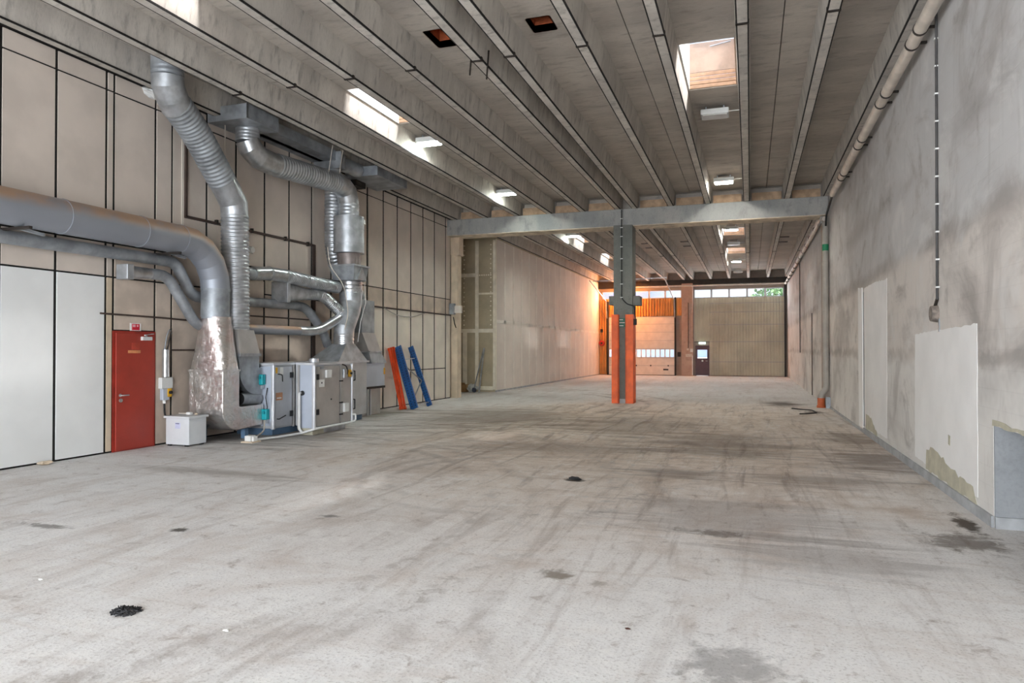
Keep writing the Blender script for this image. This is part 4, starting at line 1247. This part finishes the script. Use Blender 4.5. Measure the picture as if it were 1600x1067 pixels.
MB().box(-9.40, -8.64, 13.05, 14.16, 1.47, 1.515).box(-9.06, -8.64, 12.64, 13.05, 1.47, 1.515).build('lid', M_POST, u)
for (x, y_) in ((-9.43, 12.33), (-8.66, 12.66), (-8.66, 14.13)):
    MB().box(x - 0.035, x + 0.035, y_ - 0.035, y_ + 0.035, 0.13, 1.48).build('corner_post', M_POST, u, bevel=0.012)
for (x, y_) in ((-9.43, 13.02), (-9.04, 12.665), (-8.665, 13.68)):
    MB().box(x - 0.02, x + 0.02, y_ - 0.02, y_ + 0.02, 0.13, 1.48).build('post', M_AHUD, u)
# inspection doors on the long side
d1 = B(-9.45, -9.415, 12.40, 12.95, 0.17, 1.44).build('inspection_door', M_AHU, u, bevel=0.006)
for z in (0.42, 1.25):
    B(-9.417, -9.39, 12.87, 12.96, z - 0.06, z + 0.06).build('hinge', M_DARK, d1)
MB().tube(smooth_path([(-9.41, 12.46, 1.28), (-9.36, 12.46, 1.28), (-9.36, 12.54, 1.26), (-9.36, 12.55, 1.12)], 0.03, 3), 0.012, 8).build('handle', M_DARK, d1)
MB().tube([(-9.41, 12.44, 0.34), (-9.36, 12.44, 0.34), (-9.36, 12.66, 0.4)], 0.012, 8).build('handle', M_DARK, d1)
B(-9.415, -9.412, 12.40, 12.62, 0.73, 0.89).build('rust_label', plain('tan_label', (190, 140, 108), 0.7), d1)
B(-9.412, -9.410, 12.43, 12.58, 0.765, 0.79).build('label_text', M_PAPER, d1)
B(-9.415, -9.411, 12.39, 12.45, 1.30, 1.42).build('warning_label', M_YELLOW, d1)
B(-9.415, -9.411, 12.54, 12.64, 1.27, 1.42).build('notice', M_PAPER, d1)
d2 = B(-8.685, -8.65, 12.74, 13.62, 0.17, 1.44).build('inspection_door', M_AHUD, u, bevel=0.006)
for z in (0.48, 1.22):
    B(-8.655, -8.625, 12.73, 12.8, z - 0.06, z + 0.06).build('hinge', M_DARK, d2)
B(-8.65, -8.60, 13.04, 13.24, 1.19, 1.36).build('gauge_box', M_WHITE, d2, bevel=0.01)
B(-8.65, -8.645, 12.82, 13.02, 1.0, 1.16).build('notice', M_PAPER, d2)
MB().disc((-8.65, 12.92, 1.09), (1, 0, 0), 0.02, 0.008).build('dial', M_DARK, d2)
B(-8.65, -8.645, 12.86, 13.0, 1.38, 1.43).build('plate', M_GALVD, d2)
MB().disc((-8.65, 13.28, 0.72), (1, 0, 0), 0.018, 0.01).build('plug', M_DARK, d2)
d3 = B(-8.685, -8.652, 13.7, 14.08, 0.17, 1.44).build('service_panel', M_AHUD, u, bevel=0.006)
MB().tube(smooth_path([(-8.65, 13.7, 1.47), (-8.6, 13.8, 1.44), (-8.6, 13.88, 1.3), (-8.62, 13.8, 1.2)], 0.06, 4), 0.014, 8).build('cable', M_DARK, d3)
B(-8.652, -8.60, 13.72, 13.86, 1.16, 1.36).build('isolator', M_GALV, d3, bevel=0.01)
B(-8.652, -8.61, 13.96, 14.05, 1.18, 1.34).build('isolator', M_YELLOW, d3, bevel=0.01)
MB().disc((-8.61, 14.01, 1.26), (1, 0, 0), 0.025, 0.03).build('knob', M_DARK, d3)
B(-8.652, -8.59, 13.74, 13.92, 0.4, 0.6).build('junction_box', M_WHITE, d3, bevel=0.01)
for z in (0.36, 0.62, 1.1):
    MB().bar((-8.64, 13.6, z), (-8.64, 13.72, z), 0.03, 0.03).build('latch', M_DARK, d3)
for z in (0.55, 1.2):
    MB().tube([(-8.65, 14.15, z - 0.12), (-8.6, 14.17, z - 0.1), (-8.6, 14.17, z + 0.1), (-8.65, 14.15, z + 0.12)], 0.014, 8).build('handle', M_DARK, u)
# end face: dampers and actuators
B(-10.3, -9.70, 12.27, 12.36, 0.84, 1.44).build('damper_frame', M_GALV, u)
B(-10.44, -9.66, 12.24, 12.36, 0.2, 0.68).build('damper_frame', M_GALV, u)
B(-9.70, -9.47, 12.33, 12.36, 0.2, 1.44).build('end_panel', M_AHULIGHT, u)  # bluish light on the end face painted in through the material
for z, xo in ((1.17, 0.0), (0.45, 0.1)):
    a_ = B(-9.72 + xo, -9.6 + xo, 12.2, 12.31, z - 0.11, z + 0.11).build('actuator', M_TEAL, u, bevel=0.015)
    MB().disc((-9.66 + xo, 12.2, z + 0.04), (0, -1, 0), 0.035, 0.02).build('actuator_cap', plain('teal_dark', (12, 130, 140), 0.5), a_)
    B(-9.70 + xo, -9.63 + xo, 12.24, 12.3, z - 0.19, z - 0.12).build('terminal', M_GALV, a_)
MB().tube([(-9.55, 12.3, 1.0), (-9.56, 12.26, 0.8), (-9.53, 12.27, 0.6), (-9.56, 12.28, 0.45)], 0.01, 6).build('control_cable', M_BLACKCABLE, u)
MB().tube([(-9.1, 13.3, 1.5), (-9.1, 13.3, 1.6)], 0.1, 20).build('roof_cap', M_POST, u)
# drain and cable pipes in white plastic
s = thing('drain_pipe', (-8.75, 12.8, 0), 'white plastic pipe running down and along the floor in front of the unit', 'pipe')
MB().tube(smooth_path([(-8.98, 12.66, 0.88), (-8.98, 12.6, 0.88), (-8.98, 12.6, 0.14), (-8.9, 12.58, 0.06)], 0.05, 4), 0.028, 12).build('standpipe', M_WHITE, s)
MB().disc((-8.95, 12.67, 0.88), (0, -1, 0), 0.05, 0.03).build('grommet', M_DARK, s)
MB().tube(smooth_path([(-9.15, 11.45, 0.04), (-9.05, 12.0, 0.03), (-8.9, 12.55, 0.05), (-8.62, 12.65, 0.14), (-8.6, 14.1, 0.15), (-8.6, 14.2, 0.17), (-8.6, 14.2, 0.32), (-8.64, 14.12, 0.32)], 0.06, 4), 0.024, 12).build('floor_run', M_WHITE, s)
s = thing('socket_box', (-9.2, 11.35, 0), 'small cream socket box lying on the floor by the foil duct', 'socket')
B(-9.32, -9.06, 11.22, 11.48, 0, 0.025).build('base_plate', M_DOORFRAME, s)
B(-9.27, -9.13, 11.26, 11.42, 0.025, 0.13).build('body', M_PAPER, s, bevel=0.01)
B(-9.12, -9.07, 11.28, 11.4, 0.025, 0.12).build('plug', M_PAPER, s, bevel=0.01)
MB().tube(smooth_path([(-9.14, 11.42, 0.09), (-9.3, 11.9, 0.16), (-9.55, 12.2, 0.32)], 0.2, 5), 0.015, 8).build('cord', M_PVCW, s)

# white transformer box
s = thing('transformer_box', (-10.08, 10.62, 0), 'white metal box with a lid standing beside the red door', 'box')
B(-10.36, -9.82, 10.42, 10.86, 0.03, 0.52).build('body', M_TRANSF, s, bevel=0.008)
B(-10.39, -9.79, 10.39, 10.89, 0.52, 0.56).build('lid', M_TRANSF, s, bevel=0.006)
B(-10.14, -10.02, 10.417, 10.42, 0.33, 0.44).build('label', plain('lilac_label', (196, 198, 222), 0.7), s)
B(-10.13, -10.04, 10.415, 10.417, 0.415, 0.43).build('label_text', plain('label_print', (96, 98, 128), 0.7), s)
for (x, y_) in ((-10.3, 10.46), (-9.9, 10.46), (-10.3, 10.82), (-9.9, 10.82)):
    B(x - 0.03, x + 0.03, y_ - 0.03, y_ + 0.03, 0, 0.03).build('foot', M_DARK, s)
s = thing('loose_plug', (-10.25, 10.75, 0.56), 'white plug and loose bits lying on the white box', 'plug')
B(-10.16, -10.06, 10.7, 10.78, 0.56, 0.61).build('plug_body', M_PAPER, s, bevel=0.012)
MB().tube([(-10.16, 10.74, 0.58), (-10.4, 10.78, 0.575)], 0.012, 8).build('plug_cord', M_PVCW, s)
MB().lumpy((-9.97, 10.76, 0.575), 0.03, 0.03, 0.02, 5).build('crumb', M_DOORFRAME, s)

# switch gear next to the red door
s = thing('switch_box', (XL + 0.06, 10.52, 1.05), 'white switch box with a yellow isolator beside the red door', 'switch')
B(XL, XL + 0.09, 10.43, 10.7, 1.06, 1.27).build('box', M_WHITE, s, bevel=0.01)
B(XL, XL + 0.08, 10.47, 10.62, 0.84, 1.06).build('switch_body', M_AHULIGHT, s, bevel=0.01)
B(XL + 0.08, XL + 0.1, 10.57, 10.67, 0.9, 1.06).build('yellow_plate', M_YELLOW, s, bevel=0.01)
MB().disc((XL + 0.1, 10.62, 0.985), (1, 0, 0), 0.03, 0.04).build('knob', M_DARK, s)
MB().tube([(XL + 0.06, 10.52, 0.84), (XL + 0.06, 10.52, 0.78)], 0.03, 10).build('gland', M_PAPER, s)
MB().tube(smooth_path([(XL + 0.06, 10.52, 0.8), (XL + 0.06, 10.53, 0.55), (XL + 0.12, 10.58, 0.42), (XL + 0.24, 10.62, 0.38)], 0.1, 4), 0.017, 8).build('cable', M_DARK, s)
s = thing('cable_sleeve', (XL + 0.06, 10.55, 1.28), 'shiny steel cable sleeve above the switch box by the red door', 'pipe')
MB().tube([(XL + 0.06, 10.55, 1.28), (XL + 0.06, 10.55, 1.8)], 0.06, 20).build('sleeve', M_SHINY, s)
MB().tube(smooth_path([(XL + 0.05, 10.53, 1.78), (XL + 0.05, 10.58, 2.05), (XL + 0.04, 10.66, 2.2), (XL + 0.03, 10.72, 2.1)], 0.05, 4), 0.012, 8).build('cable', M_GALVD, s)
MB().tube(smooth_path([(XL + 0.06, 10.58, 1.78), (XL + 0.06, 10.64, 2.0), (XL + 0.05, 10.69, 2.15)], 0.05, 4), 0.014, 8).build('cable', M_STRAP, s)

# wall conduits and rails on the left wall
s = thing('conduit_run', (XL + 0.03, 13.2, 1.6), 'dark conduit run stepping across the left panels behind the ducts', 'conduit')
MB().bar((XL + 0.03, 11.06, 6.3), (XL + 0.03, 11.06, 4.42), 0.05, 0.05).build('riser', M_BROWNPIPE, s)
MB().bar((XL + 0.03, 11.04, 4.42), (XL + 0.03, 15.37, 4.45), 0.05, 0.05).build('rail', M_BROWNPIPE, s)
MB().bar((XL + 0.03, 15.37, 4.47), (XL + 0.03, 15.37, 1.55), 0.07, 0.06).build('riser', M_BROWNPIPE, s)
for y_ in (11.9, 13.0, 14.2, 15.1):
    B(XL, XL + 0.07, y_ - 0.02, y_ + 0.02, 4.4, 4.5).build('clamp', M_STRAP, s)
B(XL, XL + 0.012, 11.035 - 0.06, 11.035 + 0.0, 3.7, 6.3).build('cover_strip', M_PANELLOW, label='pale cover strip on the left panels beside the dark conduit', cat='strip')
MB().tube(smooth_path([(XL + 0.03, 9.15, 2.42), (XL + 0.03, 10.4, 2.4), (XL + 0.03, 11.35, 2.37)], 0.1, 4), 0.016, 8).build('conduit', M_BROWNPIPE, label='thin brown conduit above the red door', cat='conduit')
MB().tube([(XL + 0.03, 10.7, 1.79), (XL + 0.03, 11.5, 1.79)], 0.014, 8).build('conduit', M_BROWNPIPE, label='short brown conduit between the cable sleeve and foil duct', cat='conduit')
MB().tube([(XL + 0.03, 16.9, 3.08), (XL + 0.03, 24.05, 3.07)], 0.02, 8).build('conduit', M_BROWNPIPE, label='long brown conduit across the panels right of the ducts', cat='conduit')
MB().tube(smooth_path([(XL + 0.04, 19.0, 3.06), (XL + 0.05, 19.8, 2.86), (XL + 0.05, 20.8, 2.84), (XL + 0.04, 21.8, 3.04)], 0.5, 6), 0.016, 8).build('cable', M_PVC, label='grey cable sagging below the conduit on the left panels', cat='cable')
MB().tube([(XL + 0.03, 12.2, 2.55), (XL + 0.03, 15.3, 2.55)], 0.014, 8).build('conduit', M_BROWNPIPE, label='brown conduit on the panels behind the vertical ducts', cat='conduit')
s = thing('wall_bell', (XL + 0.05, 12.55, 4.0), 'small round white bell on the panels behind the ribbed duct', 'bell')
MB().disc((XL, 12.98, 4.02), (1, 0, 0), 0.07, 0.08).build('dome', M_PAPER, s)
B(XL, XL + 0.02, 12.9, 13.06, 3.94, 4.1).build('base', M_PVC, s)
B(XL, XL + 0.05, 12.35, 13.4, 2.95, 3.35).build('trunking_board', M_PANEL2, label='beige board on the wall behind the link ducts', cat='board')
MB().tube(smooth_path([(-9.95, 15.1, 4.35), (-9.93, 15.15, 3.9), (-9.6, 15.3, 3.4), (-9.5, 15.35, 2.7), (-9.55, 15.25, 2.3)], 0.2, 5), 0.011, 8).build('cable', M_PVCW, label='pale cable dangling in front of the link ducts', cat='cable')
s = thing('column_box', (-10.2, 24.0, 2.9), 'grey and white junction box on the slim column at the left end of the beam', 'box')
B(XL + 0.02, -10.36, 23.9, 24.1, 3.1, 3.5).build('grey_box', M_GALVD, s)
B(-10.36, -10.1, 24.0, 24.12, 3.15, 3.42).build('white_box', M_PANELLOW, s)
MB().tube([(-10.4, 23.98, 3.0), (-10.35, 23.98, 2.75), (-10.3, 24.0, 2.6)], 0.02, 8).build('cable_tail', M_STRAP, s)

# ------------------------------------------------------------------ racking parts leaning on the left wall
def upright_bar(parent, a, b, mat, w=0.095):
    """perforated rack upright: open channel with teardrop slots"""
    a, b = Vector(a), Vector(b)
    d_ = (b - a).normalized()
    r_ = d_.cross(Vector((1, 0, 0))).normalized()
    u_ = r_.cross(d_)
    q = MB().bar(a, b, 0.012, w, (1, 0, 0))
    for sg in (-1, 1):
        q.bar(a + u_ * (w / 2 - 0.006) * sg, b + u_ * (w / 2 - 0.006) * sg, 0.07, 0.012, (1, 0, 0))
    ob = q.build('upright', mat, parent)
    sl = MB()
    n_ = int((b - a).length / 0.09)
    for i in range(1, n_):
        for sg in (-1, 1):
            c_ = a + d_ * (i * 0.09) + u_ * w * 0.24 * sg
            sl.bar(c_ - d_ * 0.02, c_ + d_ * 0.02, 0.018, 0.02, (1, 0, 0))
    tag(sl.build('slots', M_DARK, ob), kind='stuff')
    return ob


s = thing('rack_frame', (-9.6, 20.0, 0), 'blue perforated rack ladder frame leaning against the left panels', 'rack')
upright_bar(s, (-9.55, 19.12, 0.02), (-10.45, 19.72, 1.89), M_BLUE, 0.24)
upright_bar(s, (-9.62, 20.32, 0.02), (-10.45, 20.62, 1.89), M_BLUE, 0.17)


def lerp(a, b, t_):
    return tuple(x + (y_ - x) * t_ for x, y_ in zip(a, b))


A0, A1 = (-9.55, 19.12, 0.02), (-10.45, 19.72, 1.89)
C0, C1 = (-9.62, 20.32, 0.02), (-10.45, 20.62, 1.89)
for (ta, tb) in ((0.04, 0.06), (0.78, 0.8), (0.72, 0.42), (0.12, 0.42)):
    MB().bar(lerp(A0, A1, ta), lerp(C0, C1, tb), 0.03, 0.03).build('brace', M_SHINY if ta in (0.04, 0.78) else M_GALVD, s)
for k, (dx, dy) in enumerate(((0.0, -0.04), (0.0, 0.06), (0.02, 0.16))):
    s = thing('rack_beam', (-9.8 + dx, 19.15 + dy, 0), ('orange rack beam leaning on the wall, leftmost of three', 'orange rack beam leaning on the wall, middle of three', 'orange rack beam leaning beside the blue frame')[k], 'beam', 'orange rack beams')
    a, b = (-9.85 + dx * 2, 18.86 + dy, 0.01), (-10.49, 19.30 + dy * 1.4, 1.83 + 0.02 * k)
    MB().bar(a, b, 0.07, 0.05, (1, 0, 0)).build('tube', M_ORANGE, s)
    MB().bar(lerp(a, b, 0.0), lerp(a, b, 0.04), 0.085, 0.07, (1, 0, 0)).build('end_plate', M_ORANGE, s)
    MB().bar(lerp(a, b, 0.96), lerp(a, b, 1.0), 0.085, 0.07, (1, 0, 0)).build('end_plate', M_ORANGE, s)

# things by the plasterboard partition
s = thing('cardboard_box', (-11.5, 27.7, 0), 'small open cardboard box at the foot of the plasterboard', 'box')
m = MB().box(-11.65, -11.35, 27.5, 27.52, 0, 0.32).box(-11.65, -11.35, 27.78, 27.8, 0, 0.32).box(-11.65, -11.63, 27.5, 27.8, 0, 0.32).box(-11.37, -11.35, 27.5, 27.8, 0, 0.32).box(-11.65, -11.35, 27.5, 27.8, 0, 0.02)
m.build('carton', M_CARD, s)
MB().bar((-11.5, 27.5, 0.32), (-11.5, 27.4, 0.4), 0.28, 0.01, (0, 1, 0.1)).build('flap', M_CARD, s)
B(-11.8, -11.66, 27.55, 27.75, 0, 0.22).build('black_tub', M_DARK, label='dark tub beside the cardboard box by the plasterboard', cat='tub')
m = MB()
m.lumpy((-11.12, 27.65, 0.17), 0.24, 0.2, 0.17, 11, 12, 7, 0.22)
m.build('plastic_bag', plain('clear_grey_film', (196, 198, 194), 0.3, 0, 0.1, 8), label='crumpled pale plastic bag by the leaning steel stud', cat='bag')
MB().lumpy((-10.95, 27.45, 0.1), 0.1, 0.1, 0.1, 12, 10, 6, 0.2).build('bucket_lid', plain('dark_blue_film', (70, 76, 92), 0.4), label='small dark crumpled wrapper beside the plastic bag', cat='rubbish')
s = thing('steel_stud', (-10.7, 27.6, 0), 'pair of thin steel studs leaning on the plasterboard', 'stud')
MB().bar((-10.72, 27.4, 0.01), (-10.7, 27.96, 1.86), 0.06, 0.04).build('stud', M_GALV, s)
MB().bar((-10.98, 27.4, 0.01), (-10.72, 27.97, 1.86), 0.05, 0.02).build('stud', M_GALVD, s)

# ------------------------------------------------------------------ pipes and cable on the right wall
s = thing('ceiling_pipe', (2.15, 10, 6.0), 'pale pipe strapped along the top of the right wall', 'pipe')
MB().tube([(2.15, -1.5, 6.03), (2.15, 21.0, 6.05)], 0.085, 20).build('pipe', M_PVCW, s)
for y_ in (4.0, 4.5, 7.2, 7.7, 10.5, 11.0, 12.96, 13.5, 15.6, 16.15, 18.5, 19.0):
    MB().tube([(2.15, y_ - 0.02, 6.04), (2.15, y_ + 0.02, 6.04)], 0.095, 16).build('clip', M_STRAP, s)
    B(2.2, XR, y_ - 0.02, y_ + 0.02, 6.03, 6.06).build('clip_arm', M_STRAP, s)
for y_ in (21.0,):
    MB().tube(smooth_path([(2.15, 20.98, 6.05), (2.2, 22.3, 6.0), (2.22, 23.4, 5.9), (2.22, 23.55, 5.6)], 0.5, 5), 0.03, 10).build('cable', M_BLACKCABLE, s)
s = thing('ceiling_pipe', (2.2, 36, 6.0), 'thin bright pipe along the top of the right wall beyond the beam', 'pipe')
MB().tube(smooth_path([(2.2, 23.72, 5.85), (2.1, 24.9, 5.92), (2.2, 26.0, 6.02), (2.2, 49.0, 6.1)], 0.3, 5), 0.07, 16).build('pipe', M_PVCW, s)
for y_ in range(27, 49, 2):
    MB().tube([(2.2, y_ - 0.03, 6.05), (2.2, y_ + 0.03, 6.05)], 0.085, 14).build('clip', M_STRAP, s)
MB().tube([(-7.9, 48.9, 6.12), (2.15, 49.0, 6.12)], 0.05, 12).build('cross_pipe', M_PVCW, label='pale horizontal pipe under the ceiling at the far wall', cat='pipe')
s = thing('rainwater_pipe', (2.2, 23.7, 0), 'grey vertical rainwater pipe with a green band beside the beam end', 'pipe')
MB().tube([(2.22, 23.7, 5.75), (2.22, 23.7, 0.72)], 0.088, 20).build('pipe', M_PVC, s)
MB().tube(smooth_path([(2.22, 23.7, 0.75), (2.22, 23.7, 0.6), (2.08, 23.72, 0.4), (2.08, 23.72, 0.24)], 0.12, 5), 0.09, 20).build('bend', M_PVC, s)
MB().tube([(2.22, 23.7, 4.85), (2.22, 23.7, 5.05)], 0.092, 20).build('green_band', M_GREEN, s)
for z in (1.6, 3.0, 4.4):
    MB().tube([(2.22, 23.7, z), (2.22, 23.7, z + 0.1)], 0.096, 20).build('socket', M_PVC, s)
MB().tube([(2.08, 23.72, 0.0), (2.08, 23.72, 0.07), (2.08, 23.72, 0.08), (2.08, 23.72, 0.3)], [0.13, 0.13, 0.11, 0.11], 20).build('drain_collar', M_ORANGEPVC, s)
B(2.2, 2.33, 23.55, 23.6, 0, 0.34).build('kick_plate', M_GALVD, label='small grey plate on the right wall beside the orange drain', cat='plate')
s = thing('wall_cable', (XR - 0.03, 10.45, 2.3), 'black cable clipped down the right wall to a round junction box', 'cable')
MB().tube([(XR - 0.02, 10.4, 6.6), (XR - 0.02, 10.45, 2.45)], 0.016, 8).build('cable', plain('dark_grey_cable', (70, 68, 68), 0.6), s)
for i in range(11):
    z = 2.6 + i * 0.36
    B(XR - 0.042, XR, 10.4, 10.46, z, z + 0.02).build('clip', M_PAPER, s)
MB().tube([(XR - 0.02, 10.45, 2.46), (XR - 0.03, 10.53, 2.36)], 0.02, 8).build('cable_tail', M_STRAP, s)
MB().tube([(XR, 10.53, 2.27), (XR - 0.08, 10.53, 2.27)], [0.115, 0.1], 16).build('junction_box', plain('dusty_box', (128, 118, 110), 0.8, 0, 0.2, 12), s)
B(XR - 0.012, XR, 10.4, 10.44, 2.03, 2.2).build('cable_stub', M_GALVD, s)
MB().tube([(XR - 0.02, 37.0, 6.0), (XR - 0.02, 37.0, 1.65)], 0.02, 8).build('wall_cable', plain('dark_grey_cable', (70, 68, 68)), label='thin dark cable hanging on the right wall near the far end', cat='cable')

# far wall fittings
s = thing('control_panel', (-3.95, YF - 0.4, 1.1), 'cluster of small control boxes on the far brick coloured pier', 'controls')
B(-4.15, -3.72, YF - 0.42, YF - 0.35, 1.3, 1.5).build('tray', M_PVCW, s)
B(-3.85, -3.68, YF - 0.45, YF - 0.35, 1.62, 1.85).build('box', M_PAPER, s)
B(-4.08, -3.95, YF - 0.43, YF - 0.35, 1.75, 1.88).build('box', M_PVCW, s)
MB().tube([(-3.98, YF - 0.38, 1.9), (-3.98, YF - 0.38, 5.0)], 0.02, 8).build('riser', M_STRAP, s)
B(-3.74, -3.68, YF - 0.4, YF - 0.35, 0.05, 1.4).build('white_post', M_PAPER, s)
B(-4.72, -4.52, YF - 0.12, YF, 1.3, 1.62).build('wall_phone', M_DARK, label='dark call box on the wall right of the sectional door', cat='box')
s = thing('fire_hose_reel', (-10.0, YF - 0.25, 2.0), 'red reel mounted high on the far left corner strip', 'reel')
MB().tube([(-9.98, YF - 0.05, 2.25), (-9.98, YF - 0.25, 2.25)], 0.2, 20).build('drum', plain('red_reel', (205, 48, 28), 0.5), s)
MB().tube([(-9.98, YF - 0.05, 2.25), (-9.98, YF - 0.28, 2.25)], 0.07, 14).build('hub', M_DARK, s)
B(-10.08, -9.9, YF - 0.15, YF, 3.0, 3.25).build('alarm_box', M_DARK, label='small dark box above the red reel', cat='box')

# ------------------------------------------------------------------ litter on the floor
m = MB()
rnd = random.Random(21)
for i in range(150):
    a, r_ = rnd.uniform(0, 6.283), 0.085 * math.sqrt(rnd.random())
    c_ = Vector((-4.06 + r_ * math.cos(a) * 1.15, 3.74 + r_ * math.sin(a), 0.006 + 0.05 * (1 - r_ / 0.085) * rnd.random()))
    d_ = Vector((rnd.uniform(-1, 1), rnd.uniform(-1, 1), rnd.uniform(-.2, .4))).normalized() * rnd.uniform(0.008, 0.025)
    m.bar(c_ - d_, c_ + d_, 0.006, 0.006)
m.build('debris_clump', M_DARK, label='dark tangled clump of debris on the near left floor', cat='debris', kind='stuff')


def scrap(x, y_, r_, mat, label, seed):
    MB().lumpy((x, y_, r_ * 0.25), r_, r_ * 0.6, r_ * 0.25, seed, 8, 5, 0.3).build('litter_scrap', mat, label=label, cat='litter', group='scraps on the floor')


scrap(-3.18, 3.7, 0.024, M_PAPER, 'small white scrap on the floor right of the dark clump', 31)
scrap(-5.26, 4.05, 0.022, M_PAPER, 'small white scrap on the floor left of the dark clump', 32)
scrap(-2.3, 9.5, 0.09, M_DARK, 'dark flattened scrap on the middle of the floor', 33)
scrap(-0.75, 4.55, 0.02, plain('rust_scrap', (80, 46, 36), 0.8), 'tiny rusty scrap on the near floor', 34)
MB().tube(smooth_path([(1.2, 23.0, 0.012), (1.5, 22.6, 0.012), (1.72, 22.5, 0.012), (1.8, 21.6, 0.012), (1.5, 21.2, 0.012), (1.3, 21.1, 0.012)], 0.2, 5), 0.02, 8).build('hose_offcut', M_STRAP, label='dark curled hose offcut on the floor near the orange drain', cat='hose')
MB().lumpy((XL + 0.12, 8.1, 0.03), 0.06, 0.12, 0.03, 41, 10, 6, 0.35).build('rubble_heap', M_DOORFRAME, label='little heap of rubble at the foot of the white panels', cat='rubble')
MB().lumpy((XL + 0.02, 10.3, 6.58), 0.12, 0.28, 0.1, 43, 12, 7, 0.25).build('insulation_tuft', M_PAPER, label='tuft of white insulation poking out at the top of the left wall', cat='insulation')
# long cables at the ceiling
MB().tube([(-4.33, -1.5, RIB_Z + 0.1), (-4.33, 17.5, RIB_Z + 0.1), (-4.25, 19.5, RIB_Z - 0.02), (-4.33, 23.7, RIB_Z + 0.05)], 0.02, 8).build('cable_run', M_PVCW, label='pale cable running along a ceiling rib', cat='cable')
for k, (x, y_) in enumerate(((-4.35, 10.7), (-4.15, 10.95))):
    MB().bar((x, y_, RIB_Z - 0.25), (x + 0.02, y_ + 0.05, RIB_Z + 0.25), 0.02, 0.02).build('hanger_rod', M_STRAP, label=('rusty hanger rod on the ceiling rib, left of a pair', 'rusty hanger rod on the ceiling rib, right of a pair')[k], cat='rod')
